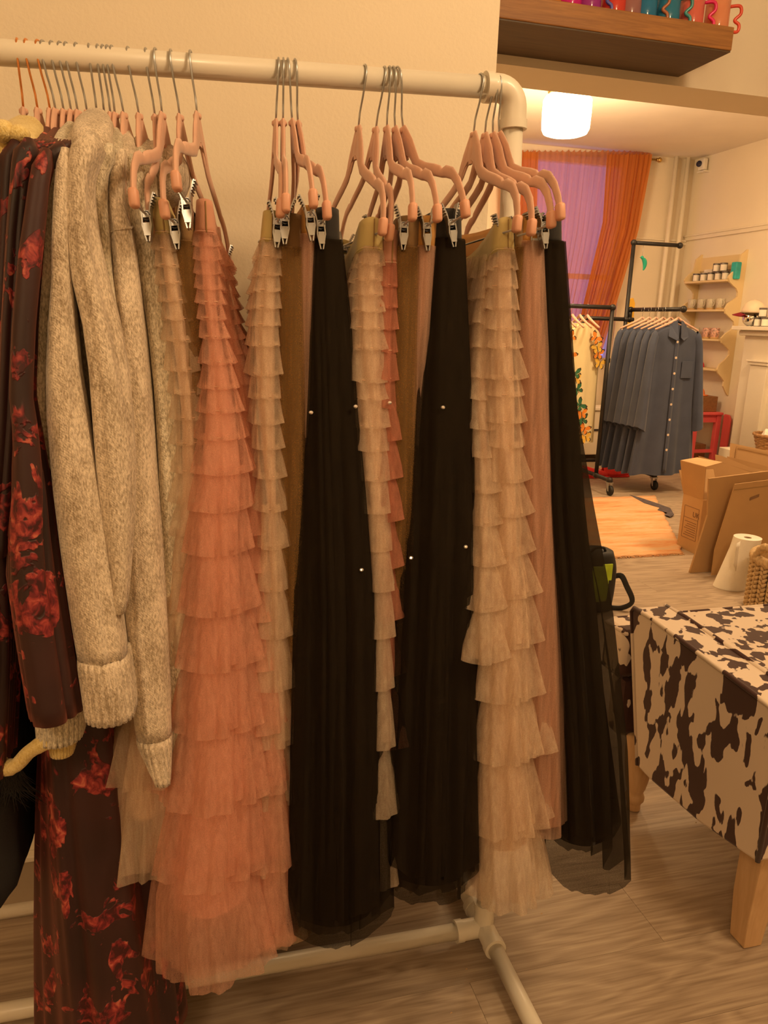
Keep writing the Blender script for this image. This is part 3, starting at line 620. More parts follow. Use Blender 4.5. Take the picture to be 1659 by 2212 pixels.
# ------------------------------------------------------------------ cardigans
KY0 = 1.062                                       # near end of a hanger's shoulder
def sleeve(root, rows, mt, y0=1.03, y1=.985, d=.13, cuff=None, seam=None, seed=0, curl=0, crease=None, name='sleeve', amp=.004, close_top=True, m=5):
    rows = [(v, (a+b)/2-(b-a)*.43, (a+b)/2+(b-a)*.43) for v, a, b in rows]
    c = Col(rows, y0, y1, y0+d, y1+d*.95, 0, seed)
    zt = c.z0; zb = c.z1; zc = c.zv(cuff) if cuff else zb
    def grow(t): return -c_tx(c, zt, zc, t)*.75*max(0, 1-t/.035)**2 if close_top else 0
    sl = c.skin(zt, zc, 34, 90, grow=grow, amp=lambda t: amp*min(1, t*6), m=m, drift=1.2, crease=crease, p=.8).build(name, mt, root, solid=.003)
    if cuff:
        mb = MB(); rows_ = []; n = 168
        for i in range(9):
            t = i/8; z = zc+(zb-zc)*t
            X, Y, w = c.ring(z, n, .0008-.0015*(t < .01), 0, p=.8)
            xc = float(np.interp(z, c.k[0], c.k[1])); yc = X*0+Y.mean()
            rib = np.where((np.arange(n)//2) % 2 == 0, .0016, -.0008)
            dx, dy = X-xc, Y-Y.mean(); l = np.hypot(dx, dy)+1e-6
            rows_.append([(X[j]+dx[j]/l[j]*rib[j], Y[j]+dy[j]/l[j]*rib[j], z) for j in range(n)])
        vv = [q for r_ in rows_ for q in r_]
        mb.add(vv, [(i*n+j, i*n+(j+1) % n, (i+1)*n+(j+1) % n, (i+1)*n+j) for i in range(8) for j in range(n)])
        mb.build('cuff', mt, sl, solid=.004)
    if seam:
        z = c.zv(seam); X, Y, w = c.ring(z, 60, .0012, amp*.8, m, p=.8); pts = [(X[j], Y[j], z+.010*math.cos((j/60)*2*PI)) for j in range(60)]
        MB().tube(pts+[pts[0]], .0016, 5, caps=False).build('shoulder_seam', mt, sl)
    return sl
def c_tx(c, zt, zc, t): return float(np.interp(zt+(zc-zt)*t, c.k[0], c.k[2]))
def body(root, x, ztop, zbot, mt, tx=.020, lean=0, y0=KY0, y1=1.46, name='body', amp=.004, rib=.06, hemx=0):
    """front and back of a knitted top draped over the hanger"""
    n = 110; mb = MB(); R = []
    prof = [(0, .22, .45), (.010, .34, .8), (.028, .62, 1), (.050, .88, 1.05), (.075, 1, 1.1), (.13, 1.02, 1.1), (.30, 1.02, 1.3), (.55, 1.03, 1.5), (1, 1.03, 1.6)]
    L = ztop-zbot; ph = random.random()*6
    for i in range(30):
        zz = (i/29)**1.5*L
        ly = np.interp(zz, [p[0] if p[0] < .2 else p[0]*L for p in prof], [p[1] for p in prof])*(y1-y0)/2
        tt = np.interp(zz, [p[0] if p[0] < .2 else p[0]*L for p in prof], [p[2] for p in prof])*tx
        X, Y, NX, NY, per = outline(tt, ly, n, .6); u = np.arange(n)/n*2*PI
        dd = amp*min(1, zz*5)*(np.sin(7*u+ph+zz*3)+.6*np.sin(12*u-ph))
        xo = x+lean*zz/L+hemx*(zz/L)**2
        R.append([(xo+X[j]+NX[j]*dd[j], (y0+y1)/2+Y[j]+NY[j]*dd[j], ztop-zz) for j in range(n)])
    mb.add([q for r_ in R for q in r_], [(i*n+j, i*n+(j+1) % n, (i+1)*n+(j+1) % n, (i+1)*n+j) for i in range(29) for j in range(n)])
    return mb.build(name, mt, root)
def shx(u, v=330, y=KY0+.02): return at(u, v, y).x
def cardigan(u_top, label, mt, zb=.80, seed=0, hemx=0, tx=.019, ztop=None, yy=0, name='cardigan', cat='cardigan', group='oatmeal knit cardigans on the white rack'):
    x = shx(u_top); zt = ztop or 1.558
    r = thing(name, (x, RY, zt), label, cat, group); b = body(r, x, zt, zb, mt, tx=tx, hemx=hemx, y0=KY0+.03+yy)
    return r
k1 = cardigan(125, 'leftmost oatmeal cardigan, its cuff dropping below the floral sleeve', MT['knit'], tx=.010, hemx=-.02, zb=.85)
sleeve(k1, [(335,103,140),(400,92,134),(500,78,128),(600,66,122),(750,54,112),(850,50,108),(950,58,112),(1050,74,124),(1200,98,150),(1400,92,168),(1530,74,182),(1598,80,176)], MT['knit'], 1.06, 1.00, .12, cuff=1535, seam=372, seed=1)
k2 = cardigan(150, 'oatmeal cardigan with the big sleeve hanging in front, wide ribbed cuff at its end', MT['knit2'], tx=.010, zb=.85)
sleeve(k2, [(322,128,156),(400,120,154),(500,116,152),(600,114,156),(700,104,162),(800,99,172),(900,101,190),(1050,112,215),(1200,130,242),(1350,152,266),(1430,166,276),(1500,176,286),(1552,184,290)], MT['knit2'], 1.04, .955, .15, cuff=1432, seed=2)
k3 = cardigan(190, 'fuzzy oatmeal cardigan with a raised fluffy collar, the tallest of the knits', MT['knit2'], tx=.022, ztop=1.578, hemx=.0)
sleeve(k3, [(285,158,236),(320,152,222),(370,148,198),(430,148,196),(520,150,208),(600,158,226),(700,180,254),(800,192,272),(900,198,282),(1000,205,288),(1100,216,286),(1200,232,280),(1300,250,270),(1318,254,266)], MT['knit2'], 1.035, .985, .13, seed=3, crease=lambda t: ((5.15, .010*math.sin(PI*min(1, t*1.6)), .22),))
# raised collar of the fuzzy cardigan
cl = MB(); cc = at(196, 300, 1.10); rr_ = []; zc0 = at(196, 330, 1.09).z; zc1 = at(196, 276, 1.09).z
for i in range(7):
    t = i/6; z = zc0+(zc1-zc0)*t; n = 60
    rr_.append([(cc.x-.002+(.030-.004*t)*math.cos(2*PI*j/n)*(1+.05*math.sin(5*2*PI*j/n)), 1.165+(.085-.02*t)*math.sin(2*PI*j/n), z+.018*t*math.sin(2*PI*j/n)+.003*math.sin(2*PI*j/n*3)) for j in range(n)])
cl.add([q for r_ in rr_ for q in r_], [(i*60+j, i*60+(j+1) % 60, (i+1)*60+(j+1) % 60, (i+1)*60+j) for i in range(6) for j in range(60)])
cl.build('collar', MT['knit2'], k3, solid=.006)
k4 = cardigan(230, yy=.02, label='oatmeal cardigan with a rounded shoulder seam, just right of the fuzzy collar', mt=MT['knit'], tx=.015, zb=.72)
sleeve(k4, [(312,214,262),(345,200,250),(380,194,234),(450,194,234),(600,212,246),(750,236,268),(900,248,285),(1100,256,300),(1300,262,300)], MT['knit'], 1.085, 1.05, .13, seam=372, seed=4)
k5 = cardigan(258, yy=.04, label='oatmeal cardigan whose pointed sleeve reaches lowest of all the knits', mt=MT['knit2'], tx=.013, zb=.74)
sleeve(k5, [(325,250,278),(370,238,268),(430,234,266),(505,238,288),(600,244,300),(750,249,316),(900,252,328),(1050,254,338),(1200,258,352),(1350,266,362),(1500,280,368),(1600,294,370),(1688,338,366)], MT['knit2'], 1.10, 1.0, .14, cuff=1600, seam=500, seed=5)
k6 = cardigan(296, yy=.08, label='rightmost oatmeal cardigan, next to the beige ruffled skirt', mt=MT['knit'], tx=.017, zb=.74)
sleeve(k6, [(335,272,305),(400,266,312),(480,274,330),(560,292,346),(700,318,368),(850,334,386),(1000,342,396),(1150,346,402),(1300,350,404),(1450,356,398),(1600,362,394),(1655,364,388)], MT['knit'], 1.14, 1.05, .14, cuff=1570, seed=6)
# the fuzzy collar back seen through the bare hanger arms
fb = MB(); p = at(345, 380, 1.30); X = p.x
fb.lathe([(max(.002, .046*math.sin(PI*i/12)), -.042*math.cos(PI*i/12)) for i in range(13)], (X, 1.30, p.z), 24, m=Matrix.Diagonal((1,1.6,1.15)))
fb.build('collar', MT['knit2'], k6)
# yellow knit at the far left
yk = thing('yellow_cardigan', (-.215, RY, 1.58), 'butter yellow knit cardigan at the left edge, half under the floral dresses', 'cardigan')
body(yk, at(14, 330, 1.08).x, 1.560, .80, MT['yellow'], tx=.026, y0=1.09)
MB().sphere(at(40, 290, 1.09), .014, 16, 8, .8).sphere(at(8, 284, 1.09), .015, 16, 8, .9).build('shoulder_puff', MT['yellow'], yk)
pts = bez([at(-40, 1500, 1.08), at(-5, 1640, 1.05), at(30, 1655, 1.03), at(62, 1625, 1.02), at(92, 1606, 1.015), at(112, 1600, 1.01)], 5)
MB().tube(pts, [.012]*10+[.010]*8+[.011]*(len(pts)-18), 12).build('sleeve', MT['yellow'], yk)
sleeve(yk, [(1560,104,158),(1600,106,158),(1626,112,156)], MT['yellow'], 1.03, 1.03, .07, cuff=1575, seed=9, close_top=False, name='sleeve_end')
# ------------------------------------------------------------------ burnout velvet dresses
DG = 'crimson flowered burnout velvet dresses on the left of the rack'
def dress(u_top, label, srows, brows, y0=1.045, y1=1.0, seed=0, tx=.012, sl_d=.10, zt=1.548, zb=.9, amp=.006, crease=None):
    x = shx(u_top); r = thing('velvet_dress', (x, RY, zt), label, 'dress', DG)
    b = body(r, x, zt, zb, MT['floral'], tx=tx, y0=KY0+.025, name='bodice')
    for s in (srows or []):
        sleeve(r, s, MT['floral'], y0, y1, sl_d, seed=seed, amp=amp, m=9, crease=crease)
    if brows:
        c = Col(brows, 1.09, 1.02, 1.44, 1.50, 0, seed+40)
        c.skin(c.z0, c.z1, 30, 240, amp=lambda t: .007+.014*t, m=13, drift=1.2, hem=.01).build('skirt', MT['floral'], r, solid=.0015)
    # gathered shoulder
    p = at(u_top+6, 306, 1.10); g = MB()
    for k in range(6):
        g.tube([(p.x-.012+.004*k, 1.085, p.z-.016+.0015*k), (p.x-.008+.004*k, 1.13, p.z+.006), (p.x-.004+.003*k, 1.18, p.z+.016)], .0035, 8)
    g.build('gathered_shoulder', MT['floral'], r)
    return r
dress(30, 'flowered velvet dress at the left edge, its long sleeve cut by the picture border', [[(296,12,62),(350,-6,44),(500,-12,34),(800,-30,22),(1100,-40,6),(1400,-30,22),(1676,-42,8)]], None, 1.075, 1.02, 3)
dress(62, 'flowered velvet dress, second from the left edge, dark sleeve folded narrow', [[(300,34,88),(350,26,78),(500,14,62),(700,2,50),(900,-8,44),(1200,-20,14)]], None, 1.05, 1.0, 5)
dress(92, 'flowered velvet dress with the wide bell sleeve ending above the oatmeal cuff', [[(322,76,122),(400,66,106),(550,52,88),(700,42,72),(850,34,66),(950,40,84),(1050,28,104),(1150,16,118),(1250,12,134),(1400,34,158),(1545,58,180)]], None, 1.03, .955, 7, sl_d=.12, amp=.008)
dress(120, 'flowered velvet dress nearest the cardigans, its long skirt reaching the floor', [[(310,106,154),(350,92,130),(450,80,112),(600,66,92),(750,56,76),(880,54,66)]],
      [(1300,110,210),(1560,88,245),(1750,86,285),(1900,86,315),(2050,88,345),(2212,92,372),(2290,94,380)], 1.06, 1.04, 9)
c = Col([(1300,240,300),(1700,255,330),(1880,262,360),(2060,275,378),(2250,290,384)], 1.16, 1.10, 1.45, 1.50, 0, 77)
r = thing('velvet_dress', (c.k[1][-1], RY, 1.5), 'darkest flowered velvet dress, its skirt showing behind under the beige and salmon ruffles', 'dress', DG)
body(r, shx(140), 1.545, .9, MT['floral'], tx=.008, y0=KY0+.05, name='bodice')
c.skin(c.z0, c.z1, 24, 200, amp=lambda t: .006+.01*t, m=11, drift=1.2).build('skirt', MT['floral'], r)
# black garment with a feathered hem at the left edge
bl = Col([(1300,-60,20),(1640,-60,42),(1700,-60,34),(1800,-60,36),(1890,-60,48),(1925,-60,34),(1960,-60,6)], 1.10, 1.08, 1.42, 1.42, 0, 5)
br = thing('black_garment', (bl.k[1][-1], RY, 1.0), 'black garment with a feathery trim hanging at the left edge below the floral sleeves', 'garment')
bl.skin(bl.z0, bl.z1, 20, 120, amp=lambda t: .003, m=8).build('body', MT['blackf'], br)
hx = shx(5); body(br, hx, 1.545, .95, MT['blackf'], tx=.008, y0=KY0+.06, name='bodice')
fe = MB(); rn = random.Random(3)
for k in range(170):
    p = at(rn.uniform(-5, 44), rn.uniform(1650, 1690), 1.085); l = rn.uniform(.02, .055); a = rn.uniform(-.8, .8)
    fe.tube([p, p+Vector((math.sin(a)*l*.5, -.004, -l*.5)), p+Vector((math.sin(a)*l+.004, 0, -l))], [.0009, .0007, .0003], 4)
o = fe.build('feather_trim', MT['blackf'], br); o['kind'] = 'stuff'
# ------------------------------------------------------------------ far room: lamp, curtain
LP = Vector((2.66, 5.25, CZ))
lamp = thing('ceiling_light', (LP.x, LP.y, CZ), 'glowing white drum ceiling light in the far room, in front of the orange curtain', 'ceiling light')
mlamp, t, N, L, P = nt('lamp_glass'); P.inputs['Base Color'].default_value = (1,.9,.7,1); P.inputs['Emission Color'].default_value = (1,.74,.38,1); P.inputs['Emission Strength'].default_value = 9
sh = MB().lathe([(.02,-.335),(.12,-.338),(.150,-.328),(.164,-.30),(.168,-.20),(.166,-.12),(.150,-.095),(.12,-.085)], LP, 36)
sh.build('shade', mlamp, lamp)
MB().lathe([(.13,-.085),(.14,-.06),(.11,-.02),(.10,0)], LP, 32).build('ceiling_mount', MT['brass'], lamp)
d = bpy.data.lights.new('drum_bulb', 'POINT'); d.energy = 34; d.color = WARM; d.shadow_soft_size = .17
o = bpy.data.objects.new('drum_bulb', d); col.objects.link(o); o.location = (LP.x, LP.y, CZ-.55)
# curtain
cur = thing('curtain', (3.7, BY-.1, .4), 'sheer orange curtain drawn across the far window, gathered to the left below', 'curtain')
def sheet(root, uvL, uvR, y, mt, folds, amp, seed, name='curtain_panel'):
    """cloth between two hanging edges given as (v, u) pairs"""
    rn = random.Random(seed); ph = [rn.random()*6 for _ in range(5)]; rows = []; n = 150
    vs = np.linspace(uvL[0][0], uvL[-1][0], 30)
    for v in vs:
        a = at(np.interp(v, [p[0] for p in uvL], [p[1] for p in uvL]), v, y); b = at(np.interp(v, [p[0] for p in uvR], [p[1] for p in uvR]), v, y)
        t = (v-vs[0])/(vs[-1]-vs[0]); row = []
        for j in range(n):
            s = j/(n-1); wv = .6*math.sin(2*PI*folds*s+ph[0]+1.5*math.sin(2*PI*2*s+ph[1])+t*.8)+.4*math.sin(2*PI*folds*.47*s+ph[2]+t)
            row.append((a.x+(b.x-a.x)*s+.008*math.sin(2*PI*folds*s+1), y+amp*wv*(.5+.5*t), a.z+(b.z-a.z)*s+(.010*math.sin(2*PI*folds*s)*(1-t)**8)))
        rows.append(row)
    return MB().grid(rows).build(name, mt, root)
CYY = BY-.11
sheet(cur, [(326,1085),(760,1085)], [(338,1405),(500,1372),(760,1292)], CYY, MT['curt2'], 26, .022, 4)
sheet(cur, [(326,1083),(760,1080)], [(326,1162),(500,1158),(760,1150)], CYY-.06, MT['curt'], 9, .02, 5)
sheet(cur, [(332,1310),(480,1300),(760,1235)], [(338,1407),(500,1376),(760,1296)], CYY-.06, MT['curt'], 11, .026, 6)
p0 = at(1080, 328, CYY+.03); p1 = at(1418, 345, CYY+.03)
rod = thing('curtain_rod', p1, 'thin brass curtain rod with a round finial above the orange curtain', 'curtain rod')
MB().tube([p0, p1], .010, 12).build('rod', MT['brass'], rod)
MB().sphere(p1+Vector((.035,0,0)), .024, 16, 8).lathe([(.017,-.004),(.017,.004)], p1+Vector((.008,0,0)), 14, m=Matrix.Rotation(PI/2, 3, 'Y')).build('finial', MT['brass'], rod)
pb = at(1408, 345, BY); MB().tube([(p1.x-.06, CYY+.03, p1.z), (p1.x-.06, BY, p1.z)], .008, 8).build('bracket', MT['brass'], rod)
# little camera on the wall by the corner
p = atx(1527, 356, RX-.001)
sc_ = thing('security_camera', p, 'small white camera with a dark round eye, high on the right wall by the corner', 'camera')
MB().cbox((RX-.045, p.y, p.z), (.05,.085,.105)).build('housing', MT['white'], sc_, smooth=False, bevel=.012)
MB().lathe([(.028,0),(.028,.008),(.02,.012)], (RX-.078, p.y+.012, p.z+.005), 20, m=Matrix.Rotation(-PI/2-.0, 3, 'Y')@Matrix.Rotation(.5, 3, 'X')).build('lens', MT['lens'], sc_)
MB().cbox((RX-.03, p.y, p.z-.065), (.07,.11,.012)).cbox((RX-.01, p.y, p.z-.05), (.02,.03,.04)).build('mount', MT['white'], sc_, smooth=False, bevel=.003)
# ------------------------------------------------------------------ oak shelf on the header wall, tumblers on it
SZ = 2.10
s0 = at(1068, 38, 2.15); sx1 = 1.605
shelf = single(MB().box(.50, sx1, 2.15, HY0, SZ, SZ+.062), 'floating_shelf', MT['shelfw'], 'thick oak floating shelf high on the header wall, holding coloured glass cups', 'shelf', smooth=False, bevel=.003)
MB().box(.50, sx1-.002, 2.153, HY0, SZ-.004, SZ-.0005).build('underside_shade', MT['under'], shelf, smooth=False)  # thin dark sheet, shelf underside shade put into its colour
s2 = atx(1652, 190, 2.02)
shelf2 = single(MB().box(1.955, 2.7, 2.15, HY0, 2.085, 2.145), 'floating_shelf', MT['shelfw'], 'second oak shelf, only its end corner showing at the right picture edge', 'shelf', smooth=False, bevel=.003)
cups = [(1085,(.95,.30,.05),None,'orange glass tumbler at the left end of the oak shelf'),(1128,(.95,.22,.06),None,'red orange glass tumbler, second from the left on the oak shelf'),(1182,(.90,.42,.10),None,'amber orange glass tumbler left of the magenta one'),(1226,(.85,.03,.36),None,'magenta glass tumbler on the oak shelf'),
        (1268,(.50,.06,.42),(.10,.12,.50),'purple glass mug with a curly blue handle'),(1322,(.90,.10,.07),None,'red glass tumbler right of the purple mug'),(1356,(.50,.24,.24),None,'smoky mauve glass tumbler beside the blue mug'),(1390,(.04,.28,.55),(.42,.14,.06),'blue glass mug with a wavy brown handle'),
        (1440,(.05,.30,.50),(.06,.30,.30),'pale blue glass mug with a wavy teal handle'),(1492,(.92,.24,.18),(.80,.02,.16),'coral glass mug with a squiggly magenta handle'),(1548,(.95,.42,.22),(.75,.08,.04),'peach glass mug with a wavy red handle at the right end of the oak shelf')]
for k, (u, c_, h_, lb) in enumerate(cups):
    yb = 2.245; p = at(u, 40, yb); x = p.x; z0 = SZ+.0625
    cu = thing('glass_mug' if h_ else 'glass_tumbler', (x, yb, z0), lb, 'mug' if h_ else 'tumbler', 'coloured glass cups on the oak shelf')
    MB().lathe([(.010,.002),(.033,.002),(.036,.008),(.036,.10),(.0345,.10),(.0335,.010),(.010,.007)], (x, yb, z0-.001), 28, capb=True, capt=True).build('cup', glassy('cup_glass_%d' % k, c_, .62), cu)
    if h_:
        hp = bez([(x+.034, yb-.012, z0+.018), (x+.056, yb-.028, z0+.014), (x+.058, yb-.03, z0+.032), (x+.046, yb-.024, z0+.045), (x+.060, yb-.03, z0+.062), (x+.056, yb-.028, z0+.082), (x+.034, yb-.012, z0+.084)], 7)
        MB().tube(hp, .0048, 9).build('squiggle_handle', mat('handle_%d' % k, h_, .2, 0, .1, 20), cu)
# trailing plant, soft green at the top right
pl = thing('trailing_plant', (2.03, 2.23, 2.147), 'green trailing plant on the second oak shelf at the top right corner', 'plant')
MB().lathe([(.03,0),(.045,.002),(.055,.09),(.05,.09),(.042,.01)], (2.09, 2.25, 2.147), 20).build('pot', MT['mug'], pl)
rn = random.Random(4)
for k in range(26):
    a = Vector((2.05+rn.uniform(-.05,.05), 2.22+rn.uniform(-.05,.03), 2.15+rn.uniform(.06,.26))); w_ = rn.uniform(.018,.026); dr = Vector((rn.uniform(-1,.6), rn.uniform(-1,.2), rn.uniform(-.7,.5))).normalized(); sd = dr.cross(Vector((0,0,1))).normalized()
    mb = MB(); rows = []
    for i in range(6):
        t_ = i/5; ww = w_*math.sin(PI*min(.97, t_*.9+.08)); c_ = a+dr*t_*.07-Vector((0,0,.025*t_*t_)); rows.append([c_-sd*ww, c_-Vector((0,0,.003)), c_+sd*ww])
    mb.grid(rows).build('leaf', MT['leaf'], pl)
MB().tube(bez([(2.09,2.25,2.2),(2.05,2.2,2.30),(2.02,2.18,2.22)],6), .003, 6).build('stem', MT['leaf'], pl)
# ------------------------------------------------------------------ black pipe rolling rack
rr = thing('rolling_rack', (3.3, 5.5, 0), 'black iron pipe garment rack on casters in the far room', 'rack')
X0, YA, YB, XR = 3.30, 5.47, 5.92, 3.80
PR = .0165
def T(*pts, r=PR): return MB().tube([Vector(p) for p in pts], r, 12)
T((X0, 5.26, .12), (X0, 6.12, .12)).build('base_pipe', MT['iron'], rr)
T((XR, 5.40, .12), (XR, 6.12, .12)).build('base_pipe', MT['iron'], rr)
T((X0, 6.12, .12), (XR, 6.12, .12)).build('base_pipe', MT['iron'], rr)
T((X0, YA, .12), (X0, YA, 1.455)).build('upright', MT['iron'], rr)
T((X0, YB, .12), (X0, YB, 1.38)).build('upright', MT['iron'], rr)
T((X0, YA, 1.455), (2.75, YA, 1.455)).build('hanging_rail', MT['iron'], rr)
T((X0, YB, 1.375), (XR-.02, YB, 1.375)).build('cross_pipe', MT['iron'], rr)
px = at(1352, 690, YB).x
T((px, YB, .12), (px, YB, 1.995)).build('upright', MT['iron'], rr)
pt = at(1468, 537, YB); T((px, YB, 1.995), (pt.x, YB, 1.995)).build('top_arm', MT['iron'], rr)
RLX = 3.745
T((RLX, YB, 1.375), (RLX, YB, 1.455)).build('riser', MT['iron'], rr)
T((RLX, YB, 1.455), (RLX, 5.20, 1.455)).build('hanging_rail', MT['iron'], rr)
for p in [(X0, YA, 1.455), (X0, YB, 1.375), (px, YB, 1.375), (px, YB, 1.995), (RLX, YB, 1.375), (RLX, YB, 1.455), (RLX, 5.20, 1.455), (pt.x, YB, 1.995), (X0, YA, .12), (X0, YB, .12), (X0, 5.26, .12), (XR, 5.40, .12), (px, YB, 1.25)]:
    MB().sphere(p, .026, 12, 8).build('pipe_fitting', MT['iron'], rr)
for cx_, cy_ in ((X0, 5.26), (XR, 5.40), (X0, 6.12), (XR, 6.12)):
    cs = MB(); 
    for s in (-1, 1): cs.add([(cx_+s*.018, cy_-.018, .105), (cx_+s*.018, cy_+.022, .105), (cx_+s*.018, cy_-.012, .035), (cx_+s*.018, cy_-.028, .035)], [(0,1,2,3)])
    cs.cbox((cx_, cy_, .103), (.045,.05,.006)); ca = cs.build('caster', MT['chrome'], rr, smooth=False, solid=.002)
    MB().lathe([(.012,-.013),(.036,-.013),(.040,-.008),(.040,.008),(.036,.013),(.012,.013)], (cx_, cy_-.02, .0405), 22, m=Matrix.Rotation(PI/2, 3, 'Y')).build('wheel', MT['nylon'], ca)
# ------------------------------------------------------------------ shirt dresses
def small_hanger(x, y, z, label, group, ax='x', wdt=.19):
    h = thing('hanger', (x, y, z), label, 'hanger', group)
    def R(a, b): return (x+a, y, z+b) if ax == 'x' else (x, y+a, z+b)
    MB().tube([(x, y+.019*math.sin(a), z-.002+.0*a+.019*(math.cos(a)-1)) if ax == 'x' else (x+.019*math.sin(a), y, z-.002+.019*(math.cos(a)-1)) for a in np.linspace(2.2, -1.7, 14)]+[R(0,-.05), R(0,-.085)], .0016, 6).build('hook', MT['chrome'], h)
    b = MB()
    for s in (-1, 1): b.tube([R(0,-.082), R(s*.03,-.105), R(s*.08,-.128), R(s*wdt,-.175)], [.008,.011,.009,.008], 8)
    b.build('hanger_body', MT['velvet'], h); return h
ORD = ['front', 'second', 'third', 'fourth', 'fifth', 'sixth']
def shirt_dress(x, y, k):
    zt = 1.335
    r = thing('shirt_dress', (x, y, zt), ['slate blue shirt dress at the front of the black rack, its buttons in view', 'second slate blue shirt dress, right behind the front one', 'third slate blue shirt dress from the front, flared cuff showing', 'fourth slate blue shirt dress from the front', 'fifth slate blue shirt dress from the front', 'sixth and farthest slate blue shirt dress, its sleeve leftmost'][k], 'dress', 'slate blue shirt dresses on the black rack')
    n = 72; R = []; rn = random.Random(k); ph = rn.random()*6
    prof = [(0,.055,.030),(.015,.095,.036),(.04,.165,.040),(.075,.212,.044),(.16,.218,.050),(.30,.218,.055),(.60,.232,.065),(.90,.262,.078),(1.17,.290,.088)]
    Z = [p[0] for p in prof]; 
    for i in range(34):
        z = 1.17*(i/33)**1.25; hx = np.interp(z, Z, [p[1] for p in prof]); hy = np.interp(z, Z, [p[2] for p in prof])
        row = []
        for j in range(n):
            a = 2*PI*j/n; cx_ = math.copysign(abs(math.cos(a))**.85, math.cos(a)); wv = .010*z*(math.sin(6*a+ph)+.7*math.sin(11*a+ph*2)+.4*math.sin(17*a))
            row.append((x+cx_*(hx+wv), y+math.sin(a)*(hy*.48+wv), zt-z+(.006*math.sin(5*a) if i == 33 else 0)))
        R.append(row)
    mb = MB(); mb.add([q for r_ in R for q in r_], [(i*n+j, i*n+(j+1) % n, (i+1)*n+(j+1) % n, (i+1)*n+j) for i in range(33) for j in range(n)])
    mb.build('dress_body', MT['blue'], r)
    for s in (-1, 1):
        sl = MB(); q = [(s*.180,.0,-.060,.040),(s*.205,-.005,-.14,.050),(s*.225,-.015,-.34,.056),(s*.245,-.03,-.58,.062),(s*.262,-.04,-.80,.070)]
        rows = []
        for i in range(18):
            t_ = i/17*(len(q)-1); a_ = [np.interp(t_, range(len(q)), [p[c] for p in q]) for c in range(4)]
            rad = a_[3]*(1 if i else .5)
            rows.append([(x+a_[0]+.55*rad*math.cos(2*PI*j/24)*(1+.12*math.sin(4*2*PI*j/24+i*.2)), y+a_[1]+rad*.8*math.sin(2*PI*j/24), zt+a_[2]+.02*s*math.cos(2*PI*j/24)) for j in range(24)])
        sl.add([p for r_ in rows for p in r_], [(i*24+j, i*24+(j+1) % 24, (i+1)*24+(j+1) % 24, (i+1)*24+j) for i in range(17) for j in range(24)])
        sl.build('sleeve', MT['blue'], r)
    if k == 0:
        for s in (-1, 1):   # collar leaves
            MB().add([(x+s*.018, y-.020, zt+.036), (x+s*.072, y+.004, zt+.020), (x+s*.088, y-.030, zt-.085), (x+s*.030, y-.058, zt-.115), (x+s*.010, y-.050, zt-.095)], [(0,1,2,3,4)]).build('collar', MT['blue'], r, smooth=False, solid=.005)
        MB().tube(bez([(x-.06, y+.018, zt+.015), (x, y+.034, zt+.034), (x+.06, y+.018, zt+.015)], 6), .012, 8).build('collar_band', MT['blue'], r)
        pk = MB().box(x-.014, x+.014, y-.002, y+.002, -1.17, -.09)
        rows = []
        for i in range(24):
            z = .10+1.05*i/23; hy = np.interp(z, Z, [p[2] for p in prof])*.48+.012*z+.003
            rows.append([(x-.004-.016, y-hy, zt-z), (x-.004+.016, y-hy-.001, zt-z)])
        MB().grid(rows).build('button_placket', MT['blue'], r, solid=.003)
        for i in range(8):
            z = .125+.120*i; hy = np.interp(z, Z, [p[2] for p in prof])*.48+.012*z+.006
            MB().lathe([(.0095,-.0015),(.0095,.0015)], (x-.004, y-hy, zt-z), 14, m=Matrix.Rotation(PI/2, 3, 'X')).build('button', MT['bone'], r, smooth=False)
        MB().box(x+.055, x+.155, y-.040, y-.0355, zt-.40, zt-.27).build('chest_pocket', MT['blue'], r, smooth=False, bevel=.002)
        MB().cbox((x+.012, y+.008, zt-.018), (.045,.003,.016)).build('neck_label', MT['lab'], r, smooth=False)
    return r
for k in range(6):
    y = 5.25+.085*k; x = RLX-.008*k-.0*k
    small_hanger(x, y, 1.455+PR+.003, ORD[k]+' nude hanger from the front on the right arm of the black rack', 'hangers under the shirt dresses')
    shirt_dress(x, y, k)
# cream garments with butterflies on the left arm
def butterfly(root, x, y, z, s, ang, m1):
    mb = MB(); c, sn = math.cos(ang), math.sin(ang)
    up = [(0,0),(.1,.35),(.45,.75),(.95,.85),(1.0,.55),(.75,.15),(.3,-.02)]; lo = [(0,0),(.3,-.04),(.68,-.1),(.75,-.45),(.5,-.72),(.2,-.5)]
    for sg in (-1, 1):
        for poly in (up, lo):
            q = [(sg*a*s, b*s) for a, b in poly]; q = [(x+a*c-b*sn, z+a*sn+b*c) for a, b in q]
            mb.prism(q, 'y', y-.0012, y)
    o = mb.build('butterfly_wings', m1, root, smooth=False)
    e = MB()
    for sg in (-1, 1):
        q = [(sg*a*s, b*s) for a, b in [(.45,.75),(.95,.85),(1.0,.55),(.86,.52),(.84,.70),(.5,.66)]]; e.prism([(x+a*c-b*sn, z+a*sn+b*c) for a, b in q], 'y', y-.0022, y-.0012)
        q = [(sg*a*s, b*s) for a, b in [(.68,-.1),(.75,-.45),(.5,-.72),(.45,-.60),(.62,-.42),(.58,-.12)]]; e.prism([(x+a*c-b*sn, z+a*sn+b*c) for a, b in q], 'y', y-.0022, y-.0012)
    q = [(-.05*s,-.5*s),(.05*s,-.5*s),(.05*s,.35*s),(-.05*s,.35*s)]; e.prism([(x+a*c-b*sn, z+a*sn+b*c) for a, b in q], 'y', y-.0024, y-.0012)
    e.build('butterfly_edging', MT['wing_k'], root, smooth=False)['kind'] = 'stuff'
